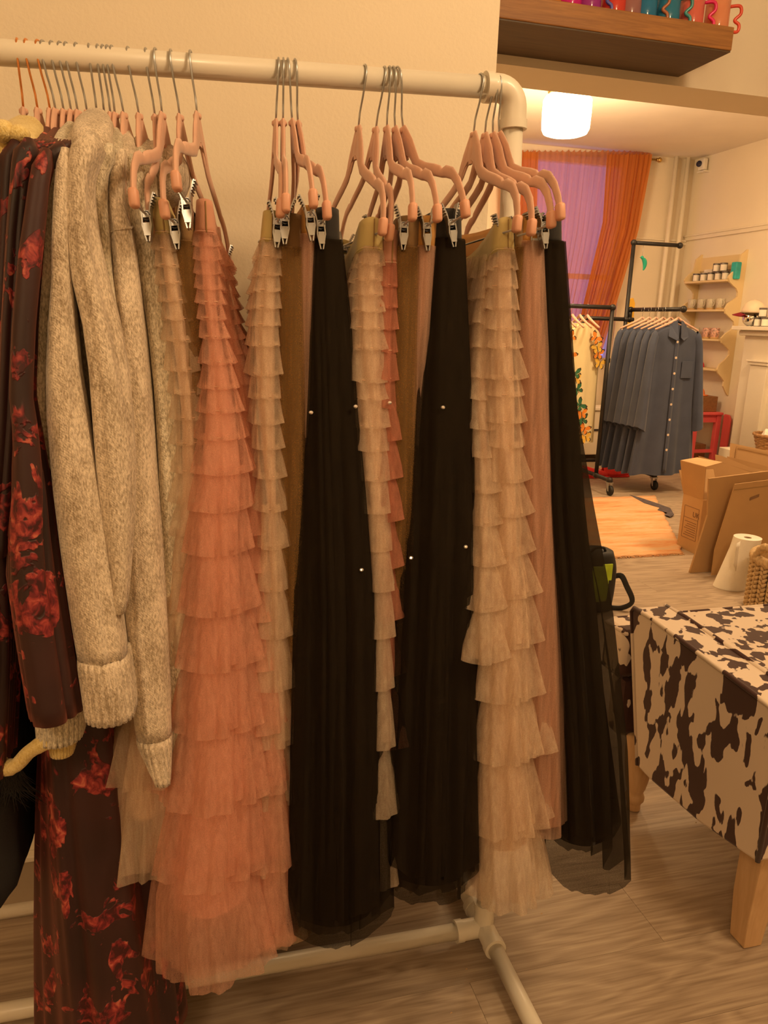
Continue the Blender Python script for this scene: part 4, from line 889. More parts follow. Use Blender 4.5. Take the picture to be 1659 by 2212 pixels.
blab = ['rightmost cream garment printed with butterflies on the black rack', 'cream butterfly garment just left of the rightmost one', 'cream butterfly garment, third from the right', 'cream butterfly garment half hidden by the black tulle']
rn = random.Random(12)
for k in range(4):
    xr = 3.075-.065*k; y0, y1 = YA-.22, YA+.22
    small_hanger(xr+.012, YA, 1.455+PR+.003, ['rightmost','second','third','fourth'][k]+' hanger of the butterfly garments, under the left rack arm', 'hangers of the butterfly garments', ax='y')
    g = thing('butterfly_shirt', (xr, YA, 1.33), blab[k], 'shirt', 'cream butterfly shirts on the black rack')
    yaw = 1.12   # swung towards the aisle
    n = 60; R = []
    for i in range(22):
        z = .95*(i/21)**1.2; hx = np.interp(z, [0,.02,.05,.1,.5,.95], [.05,.10,.17,.215,.22,.24]); hy = np.interp(z, [0,.1,.95], [.014,.020,.026])
        row = []
        for j in range(n):
            a = 2*PI*j/n; wv = .006*math.sin(5*a+k)+.004*math.sin(9*a); lx, ly_ = math.cos(a)*(hx+wv*z), math.sin(a)*(hy+wv)
            row.append((xr+lx*math.sin(yaw)+ly_*math.cos(yaw)-.0, YA+lx*math.cos(yaw)*.9-ly_*math.sin(yaw), 1.33-z))
        R.append(row)
    mb = MB(); mb.add([q for r_ in R for q in r_], [(i*n+j, i*n+(j+1) % n, (i+1)*n+(j+1) % n, (i+1)*n+j) for i in range(21) for j in range(n)])
    mb.build('shirt_body', MT['cream'], g)
    if k < 3:
        for q in range(12 if k == 0 else 6):
            lx = (.17-.34*((q*.381+.1) % 1)) if k == 0 else (-.12-.08*((q*.381) % 1)); z = .07+.83*((q*.618+.2) % 1); ly_ = .032+.010*z
            bx = xr+lx*math.sin(yaw)+ly_*math.cos(yaw); by = YA+lx*math.cos(yaw)*.9-ly_*math.sin(yaw)
            butterfly(g, bx, by-.020, 1.33-z, .054, rn.uniform(-.9,.9), [MT['wing_o'], MT['wing_g'], MT['wing_y']][q % 3])
# ------------------------------------------------------------------ cabinet / heater behind the rack, shoes, hanging ornament, yellow cloth
hb = MB().box(3.05, 4.25, 6.72, 6.98, .06, .50)
h_ = single(hb, 'radiator_cover', MT['trim'], 'low white radiator cover behind the black rack', 'radiator cover', smooth=False, bevel=.008)
MB().box(3.04, 4.26, 6.70, 6.985, .505, .53).build('cover_top', MT['trim'], h_, smooth=False, bevel=.004, local=False)
MB().box(3.05, 4.25, 6.712, 6.719, .30, .32).build('front_groove', MT['dark'], h_, smooth=False)
MB().box(3.10, 3.14, 6.75, 6.95, 0, .06).box(4.16, 4.20, 6.75, 6.95, 0, .06).build('feet', MT['trim'], h_, smooth=False)
for k, (u, v, lb) in enumerate([(1285, 1032, 'pair of red canvas shoes, left one by the black rack caster'), (1328, 1030, 'right red canvas shoe, behind the caster of the black rack')]):
    p = atz(u, v, 0); sh = thing('red_shoe', p, ['left red canvas shoe on the floor behind the black rack caster', lb][k], 'shoe', 'red shoes under the black rack')
    rows = []
    for i in range(12):
        t_ = i/11; wd_ = .045*math.sin(PI*min(.95, .12+t_*.85))**.6; ht = .055+.045*(1-t_)**1.5-.02*t_
        rows.append([(p.x-.13+.26*t_, p.y+wd_*math.cos(a), .018+ht*max(0, math.sin(a))) for a in np.linspace(0, PI, 12)])
    MB().grid(rows).build('shoe_upper', MT['redshoe'], sh, solid=.003)
    MB().prism([(p.x-.135, p.y-.03), (p.x+.10, p.y-.045), (p.x+.14, p.y-.02), (p.x+.14, p.y+.02), (p.x+.10, p.y+.045), (p.x-.135, p.y+.03)], 'z', .001, .018).build('sole', MT['redshoe'], sh, smooth=False, bevel=.004)
    MB().tube([(p.x+.0, p.y-.03, .085), (p.x+.03, p.y+.02, .082), (p.x+.05, p.y-.02, .075)], .003, 6).build('lace', MT['redshoe'], sh)
p = at(1386, 572, YB-.02); og = thing('glass_ornament', (px+.12, YB-.0, 1.985), 'green glass ornament dangling from the top arm of the black rack', 'ornament')
rows = []
oc = at(1388, 573, YB)
for i in range(14):
    a = 1.9-2.6*i/13; r_ = .055; c_ = Vector((oc.x-.02+r_*math.cos(a)*.75, YB, oc.z+r_*1.15*math.sin(a)+.0)); w_ = .020*math.sin(PI*(i+.6)/14.2)+.003
    rows.append([c_+Vector((w_*math.cos(b)*.8, w_*math.sin(b), 0)) for b in np.linspace(0, 2*PI, 12)])
MB().grid(rows).build('crescent', MT['glass'], og)
MB().sphere((oc.x-.012, YB, oc.z+.062), .014, 12, 6).build('bead', MT['glass'], og)
MB().tube([(oc.x-.012, YB, oc.z+.07), (oc.x-.012, YB, 1.98)], .0012, 5).build('cord', MT['chrome'], og)
yc = at(1364, 650, 6.6)
single(MB().prism([(yc.x-.05,.001),(yc.x+.05,.001),(yc.x+.045,yc.z-.02),(yc.x+.02,yc.z+.03),(yc.x-.035,yc.z+.01)], 'y', 6.6, 6.625), 'yellow_board', MT['yel'], 'narrow mustard yellow board standing behind the black rack pole', 'board', smooth=False, bevel=.006)
# ------------------------------------------------------------------ rug
r0, r1, r2, r3 = atz(1490, 1209), atz(1409, 1063), atz(1238, 1050), atz(1185, 1216)
rx1 = r0.x; ry0, ry1 = 3.72, 5.16
rg = MB(); nx, ny = 60, 40; rn = random.Random(2); xa, xb = 1.55, 2.88; rows = []
for i in range(ny+1):
    y = ry0+(ry1-ry0)*i/ny; e = rn.uniform(-.008, .008)
    rows.append([(xa+(xb+e+.62*0+(i/ny)*.78-xa)*j/nx, y+(.008*math.sin(j*1.7) if i in (0, ny) else 0), .006+.0015*rn.random()) for j in range(nx+1)])
rug = thing('area_rug', (2.3, 4.4, 0), 'flat woven orange rug with a dark streak on the far room floor', 'rug')
rg.grid(rows).build('rug_weave', MT['rug'], rug, solid=.006)
st = [atz(u, v, .0105) for u, v in [(1360,1069),(1385,1076),(1418,1087),(1448,1098),(1456,1112),(1448,1117),(1436,1112),(1442,1108),(1420,1102),(1425,1097),(1392,1087),(1372,1076)]]
MB().add(st+[q+Vector((0,0,.002)) for q in st], [tuple(range(12))[::-1], tuple(range(12, 24))]+[(i, (i+1) % 12, 12+(i+1) % 12, 12+i) for i in range(12)]).build('dark_streak', MT['rugd'], rug, smooth=False)
fr = MB()
for k in range(150):
    x = xa+(xb-xa)*k/149; fr.tube([(x, ry0+.004, .006), (x+rn.uniform(-.006,.006), ry0-.018, .002)], .0022, 4)
o = fr.build('fringe', MT['rug'], rug); o['kind'] = 'stuff'
# ------------------------------------------------------------------ scalloped shelf unit on the right wall
su = thing('scalloped_shelf_unit', (RX-.1, 6.4, .71), 'butter coloured wall shelf unit with scalloped side panels', 'shelf')
prof_z = [(885,95),(850,122),(815,150),(800,200),(792,245),(780,290),(740,320),(690,370),(672,400),(690,450),(725,490),(760,520),(775,560),(770,610),(730,640),(670,680),(635,740),(640,790),(690,840),(730,880),(735,920),(700,970),(640,1010),(595,1060),(600,1110),(640,1140),(680,1190),(680,1240),(640,1290),(580,1340),(550,1400),(560,1440),(600,1490),(625,1530),(615,1580),(640,1640),(670,1680)]
pp = []
for a, b in prof_z:
    q = at(1440+a/5.027, 520+b/5.027, 6.11); pp.append((q.x, q.z))
edge = [p for p in pp]; zt, zb = pp[0][1], pp[-1][1]
poly = [(min(RX-.012, p[0]), p[1]) for p in edge]+[(RX-.001, zb), (RX-.001, zt)]
for y in (6.11, 6.74): MB().prism(poly, 'y', y, y+.02).build('side_panel', MT['scal'], su, smooth=False)
SHZ = [1.759, 1.495, 1.228, .956]
for z in SHZ: MB().box(4.825, RX-.001, 6.13, 6.74, z-.018, z).build('shelf_board', MT['scal'], su, smooth=False, bevel=.002)
MB().box(RX-.018, RX-.001, 6.13, 6.74, 1.86, 1.985).build('back_rail', MT['scal'], su, smooth=False)
def yx(u, X=4.90): return atx(u, 640, X).y
def tin(u, z, k, X=4.90, lb='', g='labelled tins on the top scalloped shelf', r_=.033):
    y = yx(u, X); t = thing('candle_tin', (X, y, z), lb, 'tin', g)
    MB().lathe([(r_-.002,0),(r_,.002),(r_,.062),(r_+.001,.063),(r_+.001,.074),(r_-.002,.076)], (X, y, z), 24).build('can', MT['tin'], t, auto=.6)
    a0 = math.atan2(-y, -X); n = 10
    rows = [[(X+(r_+.0008)*math.cos(a0+(s-.5)*1.9), y+(r_+.0008)*math.sin(a0+(s-.5)*1.9), z+h) for s in np.linspace(0, 1, n)] for h in (.006, .060)]
    MB().grid(rows).build('paper_label', MT['lab'], t)
N5 = ['leftmost', 'second', 'third', 'fourth', 'rightmost']
us = [1499, 1514.5, 1530, 1545.5, 1561]
for k, u in enumerate(us): tin(u, SHZ[0]+.0005, k, lb=N5[k]+' tin of the lower row of five on the top scalloped shelf')
tin(1540, SHZ[0]+.0775, 5, lb='left tin of the two stacked on the row of five tins'); tin(1555, SHZ[0]+.0775, 6, lb='right tin of the two stacked on the row of five tins')
p = yx(1582); sp = MB().box(4.87, 4.93, p-.035, p+.035, SHZ[0]+.0005, SHZ[0]+.15); single(sp, 'teal_packet', MT['teal'], 'shiny teal packet at the right end of the top scalloped shelf', 'packet', smooth=False, bevel=.01)
sp = MB().box(4.93, 4.965, yx(1525,4.95)-.06, yx(1525,4.95)+.05, SHZ[0]+.0005, SHZ[0]+.11); single(sp, 'white_card_box', MT['lab'], 'pale card box standing behind the tins on the top scalloped shelf', 'box', smooth=False, bevel=.003)
def mug(u, z, lb, m1=None, handle=True, X=4.90, plain=False):
    y = yx(u, X); t = thing('stoneware_mug' if not plain else 'patterned_cup', (X, y, z), lb, 'mug' if not plain else 'cup', 'mugs on the scalloped shelves')
    MB().lathe([(.036,.014),(.039,.016),(.040,.098),(.037,.100),(.035,.096),(.034,.02),(.001,.018)], (X, y, z), 26, capb=True, capt=False).build('mug_body', m1 or MT['mug'], t)
    MB().lathe([(.034,0),(.037,.002),(.0385,.0145)], (X, y, z), 26).build('clay_foot', MT['mugb'], t)
    if handle:
        MB().tube([(X-.012, y-.036-.0*a-.026*math.sin(a), z+.055+.026*math.cos(a)) for a in np.linspace(.1, PI-.1, 10)], .0055, 8).build('handle', MT['mug'], t)
for k, u in enumerate([1497, 1518, 1538, 1559]): mug(u, SHZ[1]+.0005, ['leftmost','second','third','rightmost'][k]+' speckled mug of the four on the second scalloped shelf')
mug(1489, SHZ[2]+.0005, 'speckled mug half behind the blue collar on the third scalloped shelf'); mug(1512, SHZ[2]+.0005, 'speckled mug beside the patterned cups on the third scalloped shelf')
mug(1537, SHZ[2]+.0005, 'left patterned cup on the third scalloped shelf', MT['deco'], False, plain=True); mug(1555, SHZ[2]+.0005, 'right patterned cup on the third scalloped shelf', MT['deco'], False, plain=True)
def soft(name, c, d, m_, lb, cat, n=20, label_group=None):
    mb = MB(); rows = []
    for i in range(9):
        f = PI/2*i/8; rows.append([(c[0]+d[0]*math.cos(f)**.7*math.cos(2*PI*j/n)*(1+.06*math.sin(5*j)), c[1]+d[1]*math.cos(f)**.7*math.sin(2*PI*j/n), c[2]+d[2]*math.sin(f)) for j in range(n+1)])
    mb.grid(rows); mb.add(rows[0][:-1], [tuple(range(n))])
    return single(mb, name, m_, lb, cat, label_group)
y1 = yx(1514); soft('pink_hat', (4.90, yx(1512), SHZ[3]+.022), (.05,.07,.09), MT['pink'], 'crumpled pink felt hat on the lowest scalloped shelf', 'hat')
soft('green_cloth', (4.875, yx(1513,4.875), SHZ[3]+.0005), (.035,.06,.05), MT['green'], 'folded green felt in front of the pink hat on the lowest scalloped shelf', 'cloth')
soft('red_hat', (4.90, yx(1527), SHZ[3]+.0005), (.06,.05,.06), MT['red'], 'red felt hat on the lowest scalloped shelf', 'hat')
# ------------------------------------------------------------------ coral table with a box and an orange hat
tb = thing('drop_leaf_table', (4.82, 6.35, 0), 'small coral red drop leaf table under the scalloped shelves', 'table')
MB().box(4.66, 4.97, 6.10, 6.62, .53, .555).build('table_top', MT['pink'], tb, smooth=False, bevel=.006)
for x, y in ((4.69,6.14),(4.94,6.14),(4.69,6.58),(4.94,6.58)): MB().box(x-.024, x+.024, y-.024, y+.024, 0, .53).build('leg', MT['pink'], tb, smooth=False, bevel=.003)
MB().box(4.69, 4.94, 6.13, 6.15, .46, .53).build('apron', MT['pink'], tb, smooth=False); MB().box(4.68, 4.70, 6.14, 6.58, .46, .53).build('apron', MT['pink'], tb, smooth=False)
MB().box(4.69, 4.94, 6.13, 6.15, .17, .20).build('stretcher', MT['pink'], tb, smooth=False)
lf = [(5.0-.005, .545), (4.975, .545), (4.975,.2)]
MB().prism([(6.02,.545),(6.085,.545),(6.085,.16),(6.05,.14),(6.0,.16),(5.985,.20),(5.985,.50),(6.0,.535)], 'x', 4.955, 4.975).build('drop_leaf', MT['pink'], tb, smooth=False, bevel=.01)
bx_ = MB().box(4.72, 4.91, 6.20, 6.50, .25, .44); single(MB().box(4.73, 4.90, 6.20, 6.50, .202, .44), 'dark_box', MT['bwood'], 'brown box stored beneath the coral table', 'box', smooth=False, bevel=.003).location.z = .0
single(MB().box(4.72, 4.93, 6.16, 6.42, .556, .70), 'wooden_box', MT['bwood'], 'dark brown wooden box standing on the coral table', 'box', smooth=False, bevel=.003)
oh = soft('straw_hat', (4.80, 6.28, .7005), (.055,.06,.075), MT['orange'], 'small orange straw hat on the wooden box', 'hat')
MB().lathe([(.05,.001),(.085,.001),(.09,.006),(.05,.010)], (4.80, 6.28, .7005), 24).build('hat_brim', MT['orange'], oh)
# ------------------------------------------------------------------ mantelpiece
mp = thing('mantelpiece', (4.86, 5.0, 0), 'white painted mantelpiece with a moulded shelf on the right wall', 'mantelpiece')
MX = 4.80
MB().box(MX, RX-.001, 3.9, 5.76, 0, 1.27).build('chimney_surround', MT['trim'], mp, smooth=False, bevel=.004)
MB().box(4.68, RX-.001, 3.8, 5.80, 1.315, 1.348).build('mantel_shelf', MT['trim'], mp, smooth=False, bevel=.005)
MB().box(4.735, RX-.001, 3.85, 5.77, 1.27, 1.315).build('shelf_moulding', MT['trim'], mp, smooth=False, bevel=.012)
MB().box(4.76, MX+.01, 5.40, 5.60, 0, 1.03).build('pilaster', MT['trim'], mp, smooth=False, bevel=.004)
MB().box(4.745, MX+.01, 5.38, 5.62, 1.03, 1.055).box(4.735, MX+.01, 5.37, 5.63, 1.055, 1.07).build('capital', MT['trim'], mp, smooth=False, bevel=.003)
MB().box(4.75, MX+.01, 5.385, 5.615, 0, .17).build('plinth', MT['trim'], mp, smooth=False, bevel=.004)
MB().box(4.775, MX+.01, 4.3, 5.36, .90, .98).build('frieze', MT['trim'], mp, smooth=False, bevel=.006)
MB().box(4.79, MX+.01, 4.4, 5.28, .0, .86).build('hearth_opening', MT['dark'], mp, smooth=False)
q = atx(1620, 684, 4.76)
mbz = 1.3482
ball = thing('mirror_ball', (4.77, q.y, mbz), 'silver mirror ball on the mantel wearing a cap', 'mirror ball')
MB().sphere((4.77, q.y, mbz+.068), .068, 28, 14).build('ball', MT['mirror'], ball); MB().lathe([(.025,0),(.022,.006)], (4.77, q.y, mbz), 16).build('base_ring', MT['chrome'], ball)
cp = thing('baseball_cap', (4.77, q.y, mbz+.11), 'cream baseball cap with a dark red brim on the mirror ball', 'cap')
rows = []
for i in range(10):
    f = PI/2*i/9; rows.append([(4.77+.092*math.cos(f)*math.cos(a), q.y-.02+.10*math.cos(f)*math.sin(a), mbz+.112+.105*math.sin(f)) for a in np.linspace(0, 2*PI, 33)])
MB().grid(rows).build('crown', MT['capw'], cp, solid=.003)
MB().sphere((4.77, q.y-.02, mbz+.219), .007, 10, 6, .5).build('button', MT['capw'], cp)
rows = []
for i in range(7):
    s = i/6; rows.append([(4.77-.088*math.cos(a)*(1-.0*s)-.010-.068*s*math.cos(a)**.5, q.y-.02+.092*math.sin(a)+.0, mbz+.115-.020*s-.02*math.sin(a)**2) for a in np.linspace(-1.25, 1.25, 17)])
# brim points towards the window side
R3 = Matrix.Rotation(-.9, 3, 'Z'); ctr = Vector((4.77, q.y-.02, 0))
rows = [[ctr+(R3 @ (Vector(p)-ctr)) for p in r_] for r_ in rows]
MB().grid(rows).build('brim', MT['capr'], cp, solid=.004)
for k, (u, dz, lb) in enumerate([(1645, 0, 'left labelled tin beside the mirror ball on the mantel'), (1661, 0, 'right labelled tin beside the mirror ball, cut by the picture edge'), (1653, .0775, 'labelled tin stacked on two others beside the mirror ball')]):
    tin(u, mbz+dz, k, X=4.78, lb=lb, g='labelled tins on the mantel')
# wicker basket on the hearth cartons
wb = thing('wicker_basket', (4.5, 4.98, .385), 'brown wicker basket of crumpled white paper near the mantel', 'basket')
st_ = MB().box(4.25, 4.74, 4.70, 5.22, 0, .384); single(st_, 'cream_crate', MT['trim'], 'low cream crate under the wicker basket by the mantel', 'crate', smooth=False, bevel=.006)
bc = (4.56, 4.96)
b_ = MB()
for i in range(9):
    z = .392+.014*i; r_ = .125+.004*i
    b_.tube([(bc[0]+(r_+.004*math.sin(12*a+i*PI))*math.cos(a), bc[1]+(r_+.004*math.sin(12*a+i*PI))*math.sin(a), z) for a in np.linspace(0, 2*PI, 60)], .0075, 5, caps=False)
b_.build('woven_wall', MT['wick'], wb)
MB().tube([(bc[0]+.165*math.cos(a), bc[1]+.165*math.sin(a), .515+.003*math.sin(22*a)) for a in np.linspace(0, 2*PI, 70)], .011, 7, caps=False).build('braided_rim', MT['wick'], wb)
MB().lathe([(.001,.386),(.13,.386),(.13,.392)], (bc[0], bc[1], 0), 24, capb=False, capt=False).build('basket_base', MT['wick'], wb)
rn = random.Random(8); rows = []
for i in range(12):
    rows.append([(bc[0]+.14*(i/11*2-1), bc[1]+.14*(j/11*2-1), .50+.075*max(0, 1-((i/11*2-1)**2+(j/11*2-1)**2))**.5+rn.uniform(-.014,.014)) for j in range(12)])
rows = [[(bc[0]+(p[0]-bc[0])*.78, bc[1]+(p[1]-bc[1])*.78, p[2]) for p in r_] for r_ in rows]
single(MB().grid(rows), 'crumpled_paper', MT['lab'], 'crumpled white printed paper in the wicker basket', 'paper', smooth=False, solid=.002)
# ------------------------------------------------------------------ cartons
def sheet_at(name, pts, Y, m_, lb, grp='flattened cardboard cartons by the paper roll', th=.006, X=None, lean=0):
    P_ = [(atx(u, v, X) if X else at(u, v, Y)) for u, v in pts]
    P_ = [Vector((p.x, p.y, max(.001, p.z))) for p in P_]
    c = Vector((sum(p.x for p in P_)/len(P_), sum(p.y for p in P_)/len(P_), min(p.z for p in P_)))
    off = Vector((th, 0, 0)) if X else Vector((0, th, 0)); n = len(P_)
    mb = MB().add(P_+[p+off for p in P_], [tuple(range(n)), tuple(range(n, 2*n))[::-1]]+[(i, (i+1) % n, n+(i+1) % n, n+i) for i in range(n)])
    return mb, c
def carton(name, pts, Y, m_, lb, **k):
    r = thing(name, (0, 0, 0), lb, 'carton', 'flattened cardboard cartons by the paper roll')
    mb, c = sheet_at(name, pts, Y, m_, lb, **k); r.location = c; mb.build('panel', m_, r, smooth=False); return r
# printed open carton: real four-sided box standing on the floor
ob = thing('open_carton', (3.05, 3.79, 0), 'open cardboard carton with a printed label rectangle and raised flap, beside the rug', 'carton')
XB = 2.955; yb0, yb1 = 3.70, 3.885; zt_ = .335
MB().box(XB, XB+.006, yb0, yb1, 0, zt_).build('side', MT['card2'], ob, smooth=False)
MB().box(XB+.006, 3.30, yb1-.006, yb1, 0, zt_).build('side', MT['card2'], ob, smooth=False)
MB().box(XB+.006, 3.30, yb0, yb0+.006, 0, zt_).build('side', MT['card2'], ob, smooth=False)
MB().box(3.30, 3.306, yb0, yb1, 0, zt_).build('side', MT['card2'], ob, smooth=False)
MB().add([(XB,yb0,zt_+.002),(XB,yb1,zt_+.002),(XB-.035,yb1+.02,zt_+.20),(XB-.02,yb0-.01,zt_+.20)], [(0,1,2,3)]).build('flap', MT['card'], ob, smooth=False, solid=.005)
MB().add([(XB,yb1,zt_+.002),(3.2,yb1,zt_+.002),(3.2,yb1+.07,zt_+.13),(XB,yb1+.07,zt_+.13)], [(0,1,2,3)]).build('flap', MT['card'], ob, smooth=False, solid=.005)
MB().add([(XB-.035,yb1+.02,zt_+.20),(XB-.02,yb0-.01,zt_+.20),(XB+.09,yb0-.01,zt_+.225),(XB+.08,yb1+.02,zt_+.215)], [(0,1,2,3)]).build('flap', MT['card2'], ob, smooth=False, solid=.004)
ln = MB(); xa_ = XB-.0012; ya, yb_, za, zb_ = 3.722, 3.855, .075, .27
for a in (za, zb_, .20): ln.box(xa_, XB, ya, yb_, a-.0012, a+.0012)
for a in (ya, yb_): ln.box(xa_, XB, a-.0012, a+.0012, za, zb_)
for i in range(7): ln.box(xa_, XB, ya+.012, yb_-.015-.012*(i % 3), .092+.014*i, .0955+.014*i)
ln.build('printed_label', MT['ink'], ob, smooth=False)
def text(s, size, loc, rot, m_, root, name='printed_text'):
    cu = bpy.data.curves.new(name, 'FONT'); cu.body = s; cu.size = size; cu.extrude = .0004; cu.materials.append(m_)
    t0 = bpy.data.objects.new(name, cu); me = bpy.data.meshes.new_from_object(t0); bpy.data.objects.remove(t0); me.materials.clear(); me.materials.append(m_)
    o = bpy.data.objects.new(name, me); col.objects.link(o); o.parent = root; o.location = Vector(loc)-wpos(root); o.rotation_euler = rot; return o
text('UK', .045, (XB-.0014, 3.775, .215), (PI/2, 0, -PI/2), MT['ink'], ob)
carton('folded_carton', [(1490,1238),(1529,1113),(1532,1034),(1659,1018),(1720,1018),(1720,1238)], 3.40, MT['card'], 'big brown cardboard sheet standing upright behind the paper towel roll', th=.012)
r3 = carton('folded_carton', [(1537,1243),(1544,1188),(1588,1046),(1659,1037),(1720,1030),(1720,1240)], 3.33, MT['card'], 'cardboard panel with a small dark printed word, leaning behind the paper towel roll', th=.006)
a, b = at(1620, 1079, 3.328), at(1640, 1071, 3.328)
MB().add([(a.x,3.3285,a.z-.006),(b.x,3.3285,b.z-.006),(b.x,3.3285,b.z+.010),(a.x,3.3285,a.z+.010)], [(0,1,2,3)]).build('blurred_stamp', MT['ink'], r3, smooth=False, solid=.0006)
a, b = at(1586, 1058, 3.328), at(1700, 1044, 3.328)
MB().add([(a.x,3.3285,a.z-.004),(b.x,3.3285,b.z-.004),(b.x,3.3285,b.z),(a.x,3.3285,a.z)], [(0,1,2,3)]).build('crease', MT['seam'], r3, smooth=False, solid=.0006)
carton('folded_carton', [(1501,992),(1545,997),(1557,1000),(1575,1004),(1660,1034),(1660,1190),(1535,1190),(1513,1029)], 3.98, MT['card2'], 'pale carton end leaning left behind the open carton')
carton('folded_carton', [(1510,985),(1553,997),(1660,1030),(1660,1170),(1530,1170)], 4.03, MT['card'], 'thin carton sheet just behind the pale leaning carton end')
carton('folded_carton', [(1546,982),(1560,985),(1619,1009),(1660,1019),(1660,1170),(1552,1170)], 4.10, MT['card2'], 'carton sheet with a rolled top edge in the middle of the stack')
carton('folded_carton', [(1572,986),(1659,1008),(1720,1022),(1720,1160),(1572,1160)], 4.17, MT['card'], 'carton sheet fourth back in the stack, its edge sloping right')
r4 = carton('folded_carton', [(1579,957),(1659,974),(1720,988),(1720,1150),(1566,1150)], 4.28, MT['card2'], 'tallest pale carton at the back of the stack, below the wicker basket')
a, b = at(1592, 964, 4.276), at(1720, 992, 4.276)
MB().add([(a.x,4.277,a.z),(b.x,4.277,b.z),(b.x,4.277,b.z-.012),(a.x,4.277,a.z-.012)], [(0,1,2,3)]).build('tape', MT['card'], r4, smooth=False, solid=.0008)
a = at(1594, 966, 4.276); MB().box(a.x-.012, a.x, 4.2762, 4.2768, .02, a.z).build('tape', MT['card'], r4, smooth=False)
# ------------------------------------------------------------------ paper towel roll
pr_ = thing('paper_towel_roll', (2.78, 3.16, 0), 'white paper towel roll standing on the floor in front of the cartons', 'paper towel roll')
rows = []; n = 48
for i in range(14):
    t_ = i/13; z = .001+.268*t_; lean = .050*t_; row = []
    for j in range(n):
        a = 2*PI*j/n; lft = max(0, -math.cos(a))**1.5; r_ = .068+.030*lft*max(0, 1-t_*1.25)+.004*math.sin(3*a)*(1-t_)
        row.append((2.775+lean+r_*math.cos(a), 3.16+r_*math.sin(a), z))
    rows.append(row)
mb = MB(); vv = [p for r_ in rows for p in r_]; ff = [(i*n+j, i*n+(j+1) % n, (i+1)*n+(j+1) % n, (i+1)*n+j) for i in range(13) for j in range(n)]
inn = [(2.825+.019*math.cos(2*PI*j/n), 3.16+.019*math.sin(2*PI*j/n), .267) for j in range(n)]; b0 = 14*n
ff += [(13*n+j, 13*n+(j+1) % n, b0+(j+1) % n, b0+j) for j in range(n)]
mb.add(vv+inn, ff).build('paper', MT['paper'], pr_, auto=.8)
MB().lathe([(.0175,.12),(.0175,.2668),(.019,.2668),(.019,.12)], (2.825, 3.16, 0), 24, capb=False, capt=False).build('core', MT['core'], pr_)
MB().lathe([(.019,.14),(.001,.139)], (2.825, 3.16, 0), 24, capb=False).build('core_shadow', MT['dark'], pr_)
rows = [[(2.75-.02-.038*s, 3.10-.02*s, .268-.004*s-h*(.16-.05*s)) for s in np.linspace(0, 1, 6)] for h in np.linspace(0, 1, 6)]
MB().grid(rows).build('loose_sheet', MT['paper'], pr_, solid=.001)
# ------------------------------------------------------------------ seagrass basket
gb = thing('seagrass_basket', (2.76, 2.75, 0), 'thick braided seagrass basket at the right picture edge', 'basket')
GC = Vector((2.80, 2.76, 0)); GR = .205; mb = MB()
for k in range(26):
    a = 2*PI*k/26; er = Vector((math.cos(a), math.sin(a), 0)); et = Vector((-math.sin(a), math.cos(a), 0))
    for i in range(11):
        z = .016+.0222*i
        for s in (-1, 1):
            c = GC+er*(GR+.004)+Vector((0, 0, z+(.012 if s > 0 else 0))); mb.tube([c-et*s*.001+Vector((0,0,-.012)), c+et*s*.010+er*.008, c+et*s*.022+Vector((0,0,.013))], [.006,.0105,.005], 5)
o = mb.build('plaited_wall', MT['rope'], gb); o['kind'] = 'stuff'
for q_ in range(2):
    MB().tube([GC+Vector(((GR+.006+.008*math.sin(26*a+q_*PI))*math.cos(a), (GR+.006+.008*math.sin(26*a+q_*PI))*math.sin(a), .268+.010*math.cos(26*a+q_*PI))) for a in np.linspace(0, 2*PI, 200)], .014, 8, caps=False).build('twisted_rim', MT['rope'], gb)
MB().lathe([(.001,.004),(GR,.004),(GR-.006,.26)], GC, 32, capb=False, capt=False).build('lining', MT['rope'], gb)
for sgn in (PI, 0):
    hp = [GC+Vector(((GR+.01)*math.cos(sgn+b), (GR+.01)*math.sin(sgn+b), .275+.070*math.sin((b+.38)/.76*PI))) for b in np.linspace(-.38, .38, 18)]
    MB().tube(hp, [.017+.003*math.sin(i*2.2) for i in range(18)], 8).build('handle', MT['rope'], gb)
# ------------------------------------------------------------------ black bag with lime lining
bg = thing('backpack', (1.86, 3.02, 0), 'black backpack with a lime green panel on the floor behind the last black skirt', 'bag')
rows = []; n = 36
for i in range(14):
    t_ = i/13; z = .004+.285*t_; s = .93+.07*math.sin(PI*t_)-.35*max(0, t_-.72)**1.3*2; row = []
    for j in range(n):
        a = 2*PI*j/n; row.append((1.85+.115*s*math.copysign(abs(math.cos(a))**.6, math.cos(a)), 3.03+.085*s*math.copysign(abs(math.sin(a))**.7, math.sin(a)), z))
    rows.append(row)
mb = MB(); mb.add([p for r_ in rows for p in r_], [(i*n+j, i*n+(j+1) % n, (i+1)*n+(j+1) % n, (i+1)*n+j) for i in range(13) for j in range(n)]+[tuple(range(n))[::-1], tuple(13*n+j for j in range(n))])
mb.build('bag_body', MT['nylon'], bg)
rows = [[(1.80+.085*s, 2.934-.008*math.sin(PI*s)-.004*math.sin(PI*h), .07+.17*h) for s in np.linspace(0, 1, 9)] for h in np.linspace(0, 1, 9)]
MB().grid(rows).build('lime_panel', MT['lime'], bg, solid=.008)
MB().box(1.85, 1.90, 2.925, 2.932, .17, .25).build('lime_pocket', MT['lime'], bg, smooth=False, bevel=.003)
sp = bez([(1.955,3.0,.16),(1.985,2.98,.168),(2.01,2.965,.12),(2.035,2.95,.065),(2.03,2.95,.035),(1.99,2.965,.012),(1.95,2.98,.010)], 6)
MB().tube(sp, .014, 8, flat=.003, up=(0,1,0)).build('strap', MT['nylon'], bg)
MB().tube(bez([(1.82,3.0,.285),(1.84,2.99,.31),(1.88,2.99,.31),(1.90,3.0,.285)], 5), .006, 8).build('grab_handle', MT['nylon'], bg)
